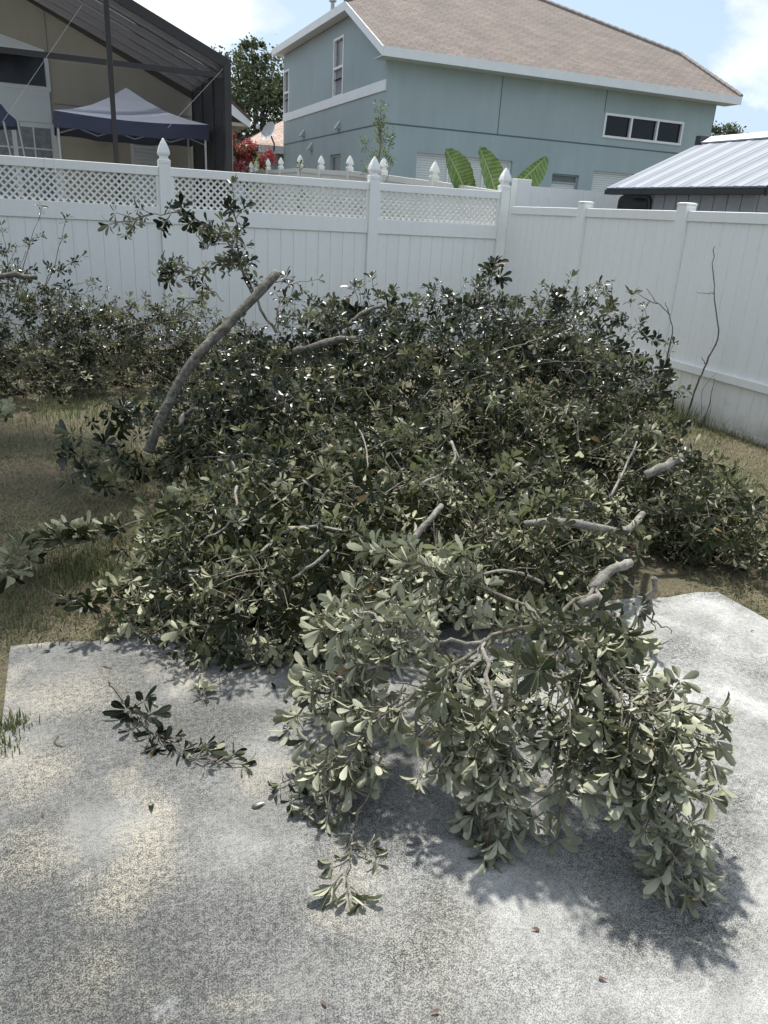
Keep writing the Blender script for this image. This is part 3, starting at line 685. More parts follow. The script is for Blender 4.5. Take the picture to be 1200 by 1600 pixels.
def enclosure():
    YF, YR, XC = 13.0, 16.28, 2.56; fl = gz(13)
    t = empty('screen_enclosure', (1, 13, gz(13)), 'dark bronze pool screen enclosure with sloped roof behind lattice fence', 'screen enclosure')
    a = P(205, 0, YF); b = P(352, 90, YF); s = (b[2]-a[2])/(b[0]-a[0])
    zr = lambda x: b[2]+s*(x-b[0])
    xr = -3.2
    def bar(name, p, q_, wd=.05, m='bronze'):
        k = MB(); k.tube([p, q_], wd*.72, 4); return k.build(name, m, t)
    # posts of the front wall and its beams
    xp = P(172, 100, YF)[0]
    for x in (xp, xp-2.45):
        boxpart('post', 'bronze', t, x-.033, x+.033, YF-.05, YF+.05, fl-.1, zr(x)-.03)
    boxpart('post', 'bronze', t, XC-.05, XC+.05, YF-.06, YF+.06, fl-.1, zr(XC)-.02)
    zbm = P(172, 98, YF)[2]
    for x0, x1 in ((xr, xp-2.45-.046), (xp-2.45+.046, xp-.046), (xp+.046, XC-.051)):
        boxpart('beam', 'bronze', t, x0, x1, YF-.03, YF+.03, zbm-.035, zbm+.035)
    def slope_beam(y, h=.10, wd=.07):
        k = MB(); k.prism([(xr, y, zr(xr)), (XC+.05, y, zr(XC+.05)), (XC+.05, y, zr(XC+.05)-h), (xr, y, zr(xr)-h)], (0, wd, 0)); return k.build('roof_beam', 'bronze', t)
    n = 5; ys = np.linspace(YF-.05, YR-.08, n+1)
    for i, y in enumerate(ys): slope_beam(y, .14 if i == 0 else .11)
    # sagging screen roof bays between the beams
    for i in range(n):
        k = MB(); y0, y1 = ys[i]+.075, ys[i+1]-.005; m = 6
        rows = [(y0+(y1-y0)*j/m, -.17*math.sin(math.pi*j/m)) for j in range(m+1)]
        for j in range(m):
            (ya, da), (yb, db) = rows[j], rows[j+1]
            k.poly([(xr, ya, zr(xr)+da), (XC, ya, zr(XC)+da), (XC, yb, zr(XC)+db), (xr, yb, zr(xr)+db)])
        k.build('roof_screen', 'screen_roof', t, smooth=True)
    # right-hand wall seen from inside
    for i in range(3):
        y0 = YF+.061+i*(YR-YF-.1)/3; y1 = YF+.061+(i+1)*(YR-YF-.1)/3-.05
        boxpart('side_screen', 'screen_dark', t, XC-.004, XC+.004, y0, y1, fl, zr(XC)-.12)
        boxpart('side_post', 'bronze', t, XC-.03, XC+.03, y1+.001, y1+.049, fl, zr(XC)-.1)
    boxpart('side_beam', 'bronze', t, XC-.035, XC+.035, YF+.061, YR, zr(XC)-.119, zr(XC)-.01)
    # front screen cloth
    for x0, x1 in ((xr, xp-2.45-.046), (xp-2.45+.046, xp-.046), (xp+.046, XC-.051)):
        k = MB(); k.poly([(x0, YF, fl), (x1, YF, fl), (x1, YF, zbm-.056), (x0, YF, zbm-.056)]); k.build('front_screen', 'screen', t)
        k = MB(); k.poly([(x0, YF, zbm+.056), (x1, YF, zbm+.056), (x1, YF, zr(x1)-.15), (x0, YF, zr(x0)-.15)]); k.build('front_screen', 'screen', t)
    # bracing cables
    for p, q_ in ((P(348, 108, YF-.07), P(262, 200, YF-.07)), (P(128, 8, YF-.07), P(4, 190, YF-.07))):
        bar('brace_cable', p, q_, .0045, 'dish')
enclosure()
def tent():
    Yf = 14.0; fl = gz(14)
    A = P(83, 172, Yf); B = P(326, 195, Yf); x0, x1 = A[0], B[0]; zt = (A[2]+B[2])/2; vh = .235; wdt = x1-x0; yb = Yf+1.95
    pk = P(197, 137, Yf+.95)
    t = empty('canopy_tent', (x0, Yf, fl), 'faded blue pop-up canopy tent with navy valance inside the screen enclosure', 'canopy tent')
    cs = [(x0, Yf, zt), (x1, Yf, zt), (x1, yb, zt), (x0, yb, zt)]
    k = MB()
    for i in range(4):
        a, b = np.array(cs[i]), np.array(cs[(i+1) % 4]); n = 6; rows = []
        for r in range(5):
            f = r/4; row = []
            for j in range(n+1):
                u = j/n; p = (a+(b-a)*u)*(1-f)+pk*f; sag = .09*math.sin(math.pi*f)*(1-.0*u)+.05*math.sin(math.pi*u)*(1-f); row.append((p[0], p[1], p[2]-sag))
            rows.append(row)
        for r in range(4):
            for j in range(n): k.poly([rows[r][j], rows[r][j+1], rows[r+1][j+1], rows[r+1][j]])
    k.build('canopy', 'tent_top', t, smooth=False)
    for i in range(4):
        a, b = np.array(cs[i]), np.array(cs[(i+1) % 4]); n = 10; k = MB(); row = []
        for j in range(n+1):
            u = j/n; p = a+(b-a)*u; s = .05*math.sin(math.pi*u); row.append(((p[0], p[1], p[2]-s), (p[0], p[1], p[2]-s-vh+.03*abs(math.sin(u*math.pi*3)))))
        for j in range(n): k.poly([row[j][0], row[j+1][0], row[j+1][1], row[j][1]])
        k.build('valance', 'tent_val', t)
    for i, c in enumerate(cs):
        sx = .05 if i in (0, 3) else -.05; sy = .05 if i < 2 else -.05
        k = MB(); k.tube([(c[0]+sx, c[1]+sy, fl), (c[0]+sx, c[1]+sy, zt-.03)], .022, 4); k.build('leg', 'tent_leg', t)
    for j in range(4):
        xa, xb = x0+.06+(wdt-.12)*j/4, x0+.06+(wdt-.12)*(j+1)/4
        for d in ((-.12, -.30), (-.30, -.12)):
            k = MB(); k.tube([(xa, Yf+.06, zt+d[0]), (xb, Yf+.06, zt+d[1])], .010, 4); k.build('truss_bar', 'tent_leg', t)
    # second, half-collapsed navy canopy at the left
    y2 = 14.6; c = P(14, 182, y2); t2 = empty('folded_canopy', (c[0], y2, gz(y2)), 'half-folded navy canopy beside the white-framed patio glazing', 'canopy tent')
    pts = [P(-40, 150, y2), P(2, 163, y2), P(12, 176, y2), P(24, 186, y2), P(25, 198, y2), P(-40, 196, y2)]
    k = MB(); k.prism([tuple(p) for p in pts], (0, .7, 0)); k.build('cloth', 'tent_val', t2)
    for p in (P(6, 190, y2-.02), P(28, 190, y2-.02)):
        k = MB(); k.tube([(p[0], p[1], p[2]), (p[0]+.22, p[1], gz(y2))], .02, 4); k.build('leg', 'tent_leg', t2)
tent()

# ------------------------------------------------------------------ shed
def shed():
    X = 6.45; fl = -.03
    a = PX(953, 290, X-.12); b = PX(1186, 295, X-.12); ze = (a[2]+b[2])/2; y1, y0 = a[1], b[1]
    Xr = 7.75; pr = PX(1085, 220, Xr); zr = pr[2]
    t = empty('garden_shed', (X+1, y0+1, fl), 'grey board-sided garden shed with blue-grey metal roof beside white fence', 'shed')
    zw = ze-.06; n = 11; s = (y1-.12-(y0+.12))/n
    ww = PX(970, 305, X)[1], PX(1017, 330, X)[1]; zwt = PX(990, 305, X)[2]
    for k in range(n):
        ya = y0+.12+k*s
        boxpart('siding_board', 'shed_wall', t, X, X+.03, ya+.006, ya+s-.006, fl, zw)
    boxpart('wall', 'shed_trim', t, X+.031, X+2.55, y0+.15, y1-.13, fl, zw-.01)
    # gable end facing the camera
    g = (zr-ze)/(Xr-X+.12)
    for k in range(13):
        xa = X+.035+k*.2; xm = xa+.1; top = ze-.06+g*(min(xm, 2*Xr-xm)-X)
        boxpart('siding_board', 'shed_wall', t, xa, xa+.19, y0+.12, y0+.149, fl, top)
    q = MB(); yc, yd = (ww[0]+ww[1])/2, abs(ww[0]-ww[1])/2; zc = zwt-.19
    def rr(d, w_, h_):
        pts = []
        for k in range(24):
            th = 2*math.pi*k/24; cx = math.copysign(abs(math.cos(th))**.35, math.cos(th)); sz = math.copysign(abs(math.sin(th))**.35, math.sin(th))
            pts.append((d, yc+w_*cx, zc+h_*sz))
        return pts
    q.prism(rr(X-.03, yd, .19), (.029, 0, 0)); wo = q.build('window', 'shed_trim', t)
    q = MB(); q.prism(rr(X-.036, yd-.035, .155), (.005, 0, 0)); q.build('pane', 'glass', wo)
    # roof: metal panels with standing ribs on the visible slope, plain far slope
    ov = .0
    pan = 24; ps = (y1+.05-(y0-.1))/pan
    q = MB(); q.hexa([(X-.13, y0-.09, ze-.04), (Xr, y0-.09, zr-.04), (Xr, y1+.04, zr-.04), (X-.13, y1+.04, ze-.04), (X-.13, y0-.09, ze-.016), (Xr, y0-.09, zr-.016), (Xr, y1+.04, zr-.016), (X-.13, y1+.04, ze-.016)]); q.build('roof_deck', 'shed_trim', t)
    for k in range(pan):
        ya = y0-.1+k*ps; yb = ya+ps-.009; q = MB(); e = .006 if k % 3 == 0 else 0.0
        q.hexa([(X-.14, ya, ze-.014), (Xr, ya, zr-.014), (Xr, yb, zr-.014), (X-.14, yb, ze-.014), (X-.14, ya, ze), (Xr, ya, zr), (Xr, yb, zr+e), (X-.14, yb, ze+e)])
        q.build('roof_panel', 'shed_roof' if k % 3 else 'shed_roof2', t)
    q = MB(); q.hexa([(Xr, y0-.1, zr-.02), (2*Xr-X+.14, y0-.1, ze-.02), (2*Xr-X+.14, y1+.05, ze-.02), (Xr, y1+.05, zr-.02), (Xr, y0-.1, zr), (2*Xr-X+.14, y0-.1, ze), (2*Xr-X+.14, y1+.05, ze), (Xr, y1+.05, zr)]); q.build('far_roof_slope', 'shed_roof', t)
    q = MB(); q.prism([(Xr-.16, y0-.1, zr-.045), (Xr, y0-.1, zr+.035), (Xr+.16, y0-.1, zr-.045), (Xr+.14, y0-.1, zr-.06), (Xr, y0-.1, zr+.012), (Xr-.14, y0-.1, zr-.06)], (0, y1-y0+.1, 0)); o = q.build('ridge_cap', 'ridge', t); 
    q = MB(); q.box(Xr-.17, Xr+.17, y1-.01, y1+.07, zr-.10, zr+.03); q.build('ridge_end', 'shed_trim', t)
    boxpart('eave_trim', 'shed_trim', t, X-.15, X-.02, y0-.1, y1+.05, ze-.075, ze-.021)
    q = MB(); q.prism([(X-.14, y0-.125, ze-.09), (Xr, y0-.125, zr-.09), (2*Xr-X+.14, y0-.125, ze-.09), (2*Xr-X+.14, y0-.125, ze+.004), (Xr, y0-.125, zr+.004), (X-.14, y0-.125, ze+.004)], (0, .024, 0)); q.build('rake_trim', 'shed_trim', t)
shed()

# ------------------------------------------------------------------ far house, dish
def far_house():
    Y = 30.0
    e0 = P(404, 238, Y); e1 = P(445, 229, Y)
    t = empty('low_far_house', (e0[0]+2, Y, gz(Y)), 'low house with pinkish tiled roof and pale fascia beyond the crape myrtle', 'house')
    x0 = e0[0]; ze = (e0[2]+e1[2])/2
    q = MB(); q.box(x0+.3, x0+4, Y+.3, Y+8, gz(Y), ze); q.build('wall', 'teal', t)
    q = MB(); q.box(x0, x0+4, Y-.03, Y, ze-.12, ze+.12); q.build('fascia', 'trim', t)
    me = bpy.data.meshes.new('roof'); pl = [(x0-.1, Y-.03, ze+.125), (x0+4, Y-.03, ze+.125), (x0+4, Y+4, ze+1.6), (x0+2.4, Y+4, ze+1.6)]
    me.from_pydata(pl, [], [(0, 1, 2, 3)]); quad_uv(me, pl[0], (1, 0, 0), (0, 1, .37)); link('roof', me, 'tile', t)
    me = bpy.data.meshes.new('hip_slope'); pl = [(x0-.1, Y-.03, ze+.125), (x0+2.4, Y+4, ze+1.6), (x0-.1, Y+8, ze+.125)]
    me.from_pydata(pl, [], [(0, 1, 2)]); quad_uv(me, pl[0], (0, 1, 0), (1, 0, .4)); link('hip_slope', me, 'tile', t)
    c = P(420, 206, Y-.3); d = empty('satellite_dish', (c[0], c[1], c[2]-.5), 'grey oval satellite dish on the low tiled roof', 'satellite dish')
    ax = Vector((-.75, -.45, .45)).normalized(); u = ax.cross(Vector((0, 0, 1))).normalized(); v = u.cross(ax)
    q = MB(); rings = []
    for r in range(5):
        f = r/4; rings.append([tuple(Vector(c)+ax*(.10*f*f-.05)+u*(.30*f*math.cos(k*math.pi/9))+v*(.36*f*math.sin(k*math.pi/9))) for k in range(18)])
    for r in range(1, 5):
        for k in range(18): q.poly([rings[r-1][k], rings[r-1][(k+1) % 18], rings[r][(k+1) % 18], rings[r][k]])
    q.build('dish', 'dish', d, smooth=True)
    q = MB(); q.tube([Vector(c)-ax*.05, Vector(c)-ax*.15+Vector((.1, 0, -.3)), P(428, 236, Y-.1)], .028, 6); q.build('mast', 'shed_trim', d)
    q = MB(); q.tube([P(416, 214, Y-.3), P(402, 199, Y-.6)], .015, 5); q.build('arm', 'dish', d)
    q = MB(); h = P(403, 198, Y-.6); q.lathe(h, [(.06, -.06), (.07, 0), (.05, .08)], 8); q.build('feed_horn', 'trim', d)
far_house()

# ================================================================== FOLIAGE
# unit leaf shapes (obovate, length 1 along +x, upper face +z)
TS = [(0.30, .105), (0.64, .195), (0.88, .150)]
LEAF_TRI = []
def _leaf_tris():
    t = [(0, 2, 1), (0, 3, 2)]
    for r in range(2):
        b = 1+3*r
        for k in (0, 1):
            t += [(b+k, b+k+1, b+3+k+1), (b+k, b+3+k+1, b+3+k)]
    b = 7; t += [(b, b+1, 10), (b+1, b+2, 10)]
    return np.array(t)
LEAF_TRI = _leaf_tris()
def leaf_shape(fold, curl, twist, wid=1.0):
    v = [(0, 0, 0)]
    for x, h in TS:
        z = -curl*x*x
        for s in (-1, 0, 1):
            y = s*h*wid*math.cos(fold); zz = z+abs(s)*h*wid*math.sin(fold)+twist*s*x*h
            v.append((x, y, zz))
    v.append((1.0-.12*abs(curl), 0, -curl))
    return np.array(v)
SHAPES = np.array([leaf_shape(.25, .10, .2), leaf_shape(.45, .28, -.3), leaf_shape(.15, -.08, .4), leaf_shape(.6, .42, .1), leaf_shape(.35, .2, -.5, .85), leaf_shape(.2, .16, .1, 1.15), leaf_shape(-.15, .3, .3), leaf_shape(.5, -.15, -.2, .9)])
# check orientation so that +z is the front face
_t = LEAF_TRI[2]; _n = np.cross(SHAPES[0][_t[1]]-SHAPES[0][_t[0]], SHAPES[0][_t[2]]-SHAPES[0][_t[0]])
if _n[2] < 0: LEAF_TRI = LEAF_TRI[:, ::-1]
_t = LEAF_TRI
for _i in range(len(_t)):
    a, b, c = SHAPES[5][_t[_i][0]], SHAPES[5][_t[_i][1]], SHAPES[5][_t[_i][2]]
    if np.cross(b-a, c-a)[2] < 0: LEAF_TRI[_i] = LEAF_TRI[_i][::-1].copy()
RIB = np.array([1]+[0, 1, 0]*3+[1.0])
def tri_mesh(name, verts, tris, attrs, smooth=True):
    me = bpy.data.meshes.new(name); n = len(verts); f = len(tris)
    me.vertices.add(n); me.vertices.foreach_set('co', np.ascontiguousarray(verts, dtype=np.float32).ravel())
    me.loops.add(f*3); me.loops.foreach_set('vertex_index', np.ascontiguousarray(tris, dtype=np.int32).ravel())
    me.polygons.add(f); me.polygons.foreach_set('loop_start', np.arange(0, f*3, 3, dtype=np.int32))
    me.polygons.foreach_set('use_smooth', np.full(f, smooth))
    me.update(calc_edges=True)
    for k, a in attrs.items():
        at = me.attributes.new(k, 'FLOAT', 'POINT'); at.data.foreach_set('value', np.ascontiguousarray(a, dtype=np.float32))
    return me
_leafmesh = {}
def leafmesh(k, m):
    if (k, m) not in _leafmesh:
        me = tri_mesh('leaf', SHAPES[k], LEAF_TRI, {'rib': RIB}); me.materials.append(MAT[m]); _leafmesh[(k, m)] = me
    return _leafmesh[(k, m)]
def unit(v): return v/(np.linalg.norm(v)+1e-9)
class Foliage:
    def __init__(s, m='leaf', twig='twig'): s.m = m; s.tw = twig; s.O = []; s.D = []; s.N = []; s.L = []; s.T = []; s.st = []
    def leaf(s, o, d, n, l, tint):
        s.O.append(o); s.D.append(d); s.N.append(n); s.L.append(l); s.T.append(tint)
    def sprig(s, o, a, ln=.16, nw=8, size=.075, droop=.12, zmin=.008, tint=None, nodes=3, stem=.0032, flat=0.0, spread=1.0):
        """twig from o along a ending in a whorl of leaves, a few leaves lower down"""
        a = unit(a); a2 = unit(a+np.array([0, 0, -droop])+rng.normal(0, .08, 3))
        p1 = o+a*ln*.5; p2 = p1+a2*ln*.5
        p1[2] = max(p1[2], zmin); p2[2] = max(p2[2], zmin)
        a2 = unit(p2-p1)
        s.st.append((o, p1, p2, stem))
        base = (rng.beta(.7, .8)*.9 if tint is None else tint); size = size*rng.uniform(.70, 1.28); nw = max(3, nw+int(rng.integers(-2, 2)))
        ref = np.array([0, 0, 1.0]) if abs(a2[2]) < .9 else np.array([1.0, 0, 0])
        e1 = unit(np.cross(a2, ref)); e2 = np.cross(a2, e1)
        ph = rng.uniform(0, 6.28)
        spec = [(1.0, nw, rng.uniform(38, 62))]+[(f, rng.integers(1, 4), rng.uniform(50, 80)) for f in rng.uniform(.25, .92, nodes)]
        for f, cnt, al0 in spec:
            c = p1+(p2-p1)*(2*f-1) if f > .5 else o+(p1-o)*2*f
            for k in range(cnt):
                ph += 2.399 if f < 1 else 2*math.pi/cnt
                al = math.radians(al0*spread+rng.normal(0, 14)); th = ph+rng.normal(0, .22)
                r = math.cos(th)*e1+math.sin(th)*e2
                d = a2*math.cos(al)+r*math.sin(al); n = a2*math.sin(al)-r*math.cos(al)
                d = unit(d+np.array([0, 0, -droop*1.1])+rng.normal(0, .10, 3)); 
                if flat: d = unit(d*np.array([1, 1, 1-flat]))
                n = unit(n+rng.normal(0, .22, 3)-0); n = unit(n-d*np.dot(n, d))
                l = size*rng.uniform(.6, 1.15)*(1 if f == 1 else .82)
                o2 = c+d*.006
                tip = o2[2]+d[2]*l
                if tip < zmin:
                    d = unit(np.array([d[0], d[1], max(d[2], (zmin-o2[2])/l)])); n = unit(n-d*np.dot(n, d))
                s.leaf(o2, d, n, l, float(np.clip(base+rng.normal(0, .2), 0, .94)) if rng.random() > .006 else .99)
    def along(s, pts, f0=.3, n=12, ln=.13, out=.75, down=.15, **kw):
        """side sprigs along a polyline and one at its end"""
        pts = [np.array(p, float) for p in pts]; seg = [np.linalg.norm(b-a) for a, b in zip(pts, pts[1:])]; tot = sum(seg)
        for k in range(n+1):
            f = 1.0 if k == n else f0+(1-f0)*rng.random()
            d = f*tot; i = 0
            while i < len(seg)-1 and d > seg[i]: d -= seg[i]; i += 1
            t_ = min(d/seg[i], 1); p = pts[i]+(pts[i+1]-pts[i])*t_; ax = unit(pts[i+1]-pts[i])
            r = rng.normal(0, 1, 3); r = unit(r-ax*np.dot(r, ax))
            a = ax if k == n else unit(ax*.65+r*out+np.array([0, 0, -down]))
            s.sprig(p.copy(), a, ln*rng.uniform(.6, 1.25), **kw)
    def build(s, par, nind=300, keep=None):
        O, D, N_, Ls, T = map(np.array, (s.O, s.D, s.N, s.L, s.T))
        S = np.cross(N_, D); k = rng.integers(0, len(SHAPES), len(O))
        order = np.argsort(np.linalg.norm(O-CAM, axis=1)); ind = order[:nind]; rest = order[nind:]
        for i in ind:
            o = link('leaf', leafmesh(int(k[i]), s.m), None, par); l = float(Ls[i]); d, sd, n, p = D[i], S[i], N_[i], O[i]
            o.matrix_basis = Matrix(((d[0]*l, sd[0]*l, n[0]*l, p[0]), (d[1]*l, sd[1]*l, n[1]*l, p[1]), (d[2]*l, sd[2]*l, n[2]*l, p[2]), (0, 0, 0, 1)))
            o.color = (float(T[i]), 0, 0, 1)
        if len(rest):
            R = np.stack([D[rest], S[rest], N_[rest]], 2)
            V = O[rest][:, None, :]+Ls[rest][:, None, None]*np.einsum('nij,nkj->nki', R, SHAPES[k[rest]])
            nv = SHAPES.shape[1]; tri = (LEAF_TRI[None]+np.arange(len(rest))[:, None, None]*nv).reshape(-1, 3)
            me = tri_mesh('foliage', V.reshape(-1, 3), tri, {'tint': np.repeat(T[rest], nv), 'rib': np.tile(RIB, len(rest))})
            o = link('foliage', me, s.m, par); o['kind'] = 'stuff'; o.color = (0, 0, 0, 1)
        if s.st:
            vs = []; fs = []; n = 4
            for (p0, p1, p2, r) in s.st:
                b = len(vs); ax = unit(p2-p0); ref = np.array([0, 0, 1.]) if abs(ax[2]) < .9 else np.array([1., 0, 0]); e1 = unit(np.cross(ax, ref)); e2 = np.cross(ax, e1)
                for p, rr in ((p0, r), (p1, r*.8), (p2, r*.55)):
                    for q in range(3): vs.append(p+rr*(math.cos(q*2.094)*e1+math.sin(q*2.094)*e2))
                for j in range(2):
                    for q in range(3):
                        a, b2, c, d = b+j*3+q, b+j*3+(q+1) % 3, b+j*3+3+(q+1) % 3, b+j*3+3+q
                        fs += [(a, b2, c), (a, c, d)]
            me = tri_mesh('twigs', np.array(vs), np.array(fs), {}); o = link('twigs', me, s.tw, par)
            if len(s.st) > 3: o['kind'] = 'stuff'
        return len(O)
def wob(pts, n=4, amp=.012):
    """resample a polyline smoothly (Catmull-Rom) with slight crookedness"""
    p = [np.array(q, float) for q in pts]; o = []
    for i in range(len(p)-1):
        a, b, c, d = p[max(i-1, 0)], p[i], p[i+1], p[min(i+2, len(p)-1)]
        for k in range(n):
            t = k/n; q = .5*((2*b)+(-a+c)*t+(2*a-5*b+4*c-d)*t*t+(-a+3*b-3*c+d)*t**3)
            o.append(q+(rng.normal(0, amp, 3) if (i or k) else 0))
    o.append(p[-1]); return o
def branch(par, pts, r0, r1, m='bark', name='branch', n=6, sm=4, amp=.008, knob=.12):
    q = MB(); pts = wob(pts, sm, amp); k = len(pts)
    q.tube(pts, [(r0+(r1-r0)*i/(k-1))*(1+rng.normal(0, knob)) for i in range(k)], n); return q.build(name, m, par, smooth=True), pts

# ------------------------------------------------------------------ main brush pile
def lobe_fill(fol, lobes, dens, rand=.65, back=.6, zfloor=.0, **kw):
    Lb = np.array([l[:6] for l in lobes])
    for li, l in enumerate(lobes):
        c = np.array(l[:3]); r = np.array(l[3:6]); droop = l[6] if len(l) > 6 else .15
        area = 4*math.pi*(((r[0]*r[1])**1.6+(r[0]*r[2])**1.6+(r[1]*r[2])**1.6)/3)**(1/1.6)
        for _ in range(int(area*dens*(1.5 if c[1] < 3.4 else 1.0))):
            u = unit(rng.normal(0, 1, 3)); s = 1.05-.50*rng.random()**1.4
            p = c+u*r*s
            if p[2] < zfloor+.02: continue
            q = np.linalg.norm((p-Lb[:, :3])/Lb[:, 3:6], axis=1); q[li] = 9
            if q.min() < back: continue
            if math.sin(p[0]*9.1+1.7*math.sin(p[2]*7))+math.sin(p[1]*8.3+1.3)+math.sin(p[2]*12.7+p[0]*5) < -.95 and c[1] > 3.4: continue
            nrm = unit(u/r)
            a = unit(nrm*.55+rng.normal(0, rand, 3)*.8+np.array([0, -.12, .12-droop]))
            fo = fol(p) if callable(fol) else fol
            fo.sprig(p-a*.08, a, rng.uniform(.10, .20), droop=max(droop, 0)*.5+.05, nw=int(rng.integers(6, 11)), zmin=zfloor+.01, **kw)
MAIN = [  # x y z rx ry rz droop
 (1.85, 5.15, .42, .85, .75, .62, -.2), (2.75, 5.1, .48, .85, .8, .66, -.25), (3.62, 5.15, .45, .64, .70, .70, -.2), (1.15, 5.0, .32, .62, .7, .46, -.1),
 (2.15, 4.35, .36, .85, .7, .58, -.05), (3.05, 4.3, .40, .70, .75, .60, -.05), (1.2, 4.25, .26, .70, .65, .42, 0), (.66, 4.75, .20, .40, .50, .30, 0),
 (1.45, 3.55, .22, .80, .55, .40, .25), (2.4, 3.6, .26, .85, .55, .46, .2), (3.0, 3.5, .24, .55, .55, .40, .15), (3.78, 4.5, .16, .28, .45, .28, .1),
 (.92, 3.30, .20, .58, .48, .34, .3), (1.30, 2.95, .22, .50, .40, .36, .45), (3.22, 2.92, .13, .34, .30, .20, .2), (3.58, 3.5, .12, .30, .42, .20, .15),
 (2.05, 2.95, .26, .50, .35, .28, .4), (.45, 2.98, .12, .34, .26, .22, .3), (.64, 2.70, .14, .34, .24, .22, .4), (.55, 3.25, .15, .34, .36, .26, .3), (1.80, 2.58, .28, .42, .28, .20, .4), (1.0, 2.68, .18, .36, .28, .26, .45),
]
def on_heap(px, py, lift=.03):
    d = ray(px, py); L_ = np.array([l[:6] for l in MAIN])
    for k in range(200, 700):
        p = CAM+d*(k*.01)
        if (np.linalg.norm((p-L_[:, :3])/L_[:, 3:6], axis=1) < 1.06).any() or p[2] < .03: return CAM+d*(k*.01-lift)
    return CAM+d*4
def main_pile():
    t = empty('brush_pile', (2.3, 4.5, -.03), 'big heap of cut leafy branches with dark glossy leaves, partly on the slab', 'brush pile')
    f = Foliage('leaf'); fw_ = Foliage('leaf_wilt'); lobe_fill(lambda p: fw_ if rng.random() < np.clip(1.05-(p[1]-2.9)*.55, .10, .9) else f, MAIN, 160, size=.055)
    # shoots standing proud of the heap's outline
    for px, py, Y in ((560, 470, 5.2), (585, 455, 5.3), (620, 480, 5.3), (655, 480, 5.2), (740, 455, 5.2), (772, 425, 5.2), (768, 440, 5.2), (860, 465, 5.3), (880, 455, 5.3), (930, 460, 5.3), (955, 462, 5.3), (985, 480, 5.2), (1010, 495, 5.2), (700, 490, 5.2), (1045, 560, 4.9), (1050, 610, 4.8), (520, 500, 5.2), (480, 520, 5.2)):
        p = P(px, py, Y); b = p+np.array([rng.normal(0, .06), .05, -.32])
        f.along([b, (b+p)/2+rng.normal(0, .03, 3), p], .35, 3, .10, nw=8, size=.075, droop=-.05)
    # leafy shoot against the fence beside the sawn limb
    main = [P(432, 520, 4.75), P(400, 470, 4.8), P(382, 430, 4.85), P(372, 385, 4.9), P(366, 322, 4.9)]
    f.along(main, .35, 14, .10, size=.056, nw=7, droop=-.05)
    arc = [P(400, 470, 4.8), P(370, 400, 4.85), P(335, 360, 4.9), P(290, 335, 4.9), P(240, 335, 4.9), P(196, 345, 4.9)]
    f.along(arc, .15, 30, .10, size=.058, nw=7)
    arc2 = [P(385, 430, 4.85), P(350, 405, 4.9), P(310, 420, 4.9), P(275, 425, 4.95)]
    f.along(arc2, .1, 22, .10, size=.056, nw=7)
    arc3 = [P(432, 520, 4.75), P(440, 470, 4.8), P(455, 445, 4.8), P(478, 440, 4.8)]
    f.along(arc3, .3, 4, .08, size=.055, nw=6)
    arc4 = [P(350, 470, 4.9), P(320, 450, 4.95), P(300, 470, 5.0)]
    f.along(arc4, .1, 5, .09, size=.06, nw=7)
    for a, r in ((main, .009), (arc, .007), (arc2, .005), (arc3, .005), (arc4, .004)): branch(t, a, r, r*.35, 'twig', n=5)
    # bright bush of leaves at the left foot
    for k in range(26):
        p = G(rng.uniform(130, 215), rng.uniform(640, 760), rng.uniform(.12, .4)); f.sprig(p, rng.normal(0, .6, 3)+np.array([-.3, -.2, .35]), .14, size=.08, tint=.95*rng.random())
    # limbs that show through the leaves
    pale = [([on_heap(820, 818), on_heap(870, 814), on_heap(920, 822), on_heap(970, 832)], .017, .024),
            ([on_heap(1004, 803), on_heap(985, 825), on_heap(968, 832), on_heap(978, 862), on_heap(985, 880)], .024, .021),
            ([on_heap(985, 878), on_heap(950, 892), on_heap(925, 917)], .022, .024),
            ([on_heap(895, 944), on_heap(925, 930), on_heap(944, 942), on_heap(957, 975)], .020, .017),
            ([on_heap(1008, 742), on_heap(1040, 728), on_heap(1064, 714)], .026, .030),
            ([on_heap(638, 852), on_heap(665, 820), on_heap(690, 790)], .019, .014),
            ([on_heap(408, 862), on_heap(440, 832), on_heap(485, 822), on_heap(530, 828), on_heap(575, 842)], .008, .006),
            ([on_heap(457, 905), on_heap(490, 882), on_heap(516, 858)], .009, .007),
            ([on_heap(740, 905), on_heap(775, 893), on_heap(815, 897), on_heap(850, 912)], .007, .008),
            ([on_heap(1020, 835), on_heap(1000, 855), on_heap(990, 872)], .014, .010),
            ([on_heap(955, 775), on_heap(975, 735), on_heap(995, 690)], .008, .006),
            ([on_heap(705, 690), on_heap(712, 715), on_heap(690, 740), on_heap(660, 755)], .010, .006),
            ([on_heap(705, 690), on_heap(722, 722), on_heap(738, 742)], .007, .004),
            ([on_heap(555, 660), on_heap(570, 690), on_heap(575, 730)], .006, .004),
            ([on_heap(370, 760), on_heap(366, 800), on_heap(345, 830), on_heap(320, 842)], .007, .005),
            ([on_heap(370, 945), on_heap(368, 975), on_heap(372, 1005)], .006, .004)]
    for pts, a, b in pale: branch(t, pts, a*.8, b*.8, 'bark_pale', n=8, knob=.06, amp=.003, sm=3)
    grey = [([P(460, 550, 4.65), P(500, 540, 4.7), P(545, 532, 4.75), P(590, 545, 4.8), P(640, 540, 4.9)], .024, .020),
            ([P(530, 515, 4.9), P(560, 495, 4.9), P(600, 475, 5.0)], .018, .012),
            ([P(700, 500, 4.9), P(740, 485, 5.0), P(770, 480, 5.0), P(800, 500, 5.0)], .008, .006),
            ([P(800, 520, 4.8), P(850, 500, 4.8), P(910, 520, 4.8)], .008, .005),
            ([P(310, 640, 4.3), P(290, 650, 4.3), P(275, 675, 4.25)], .014, .018)]
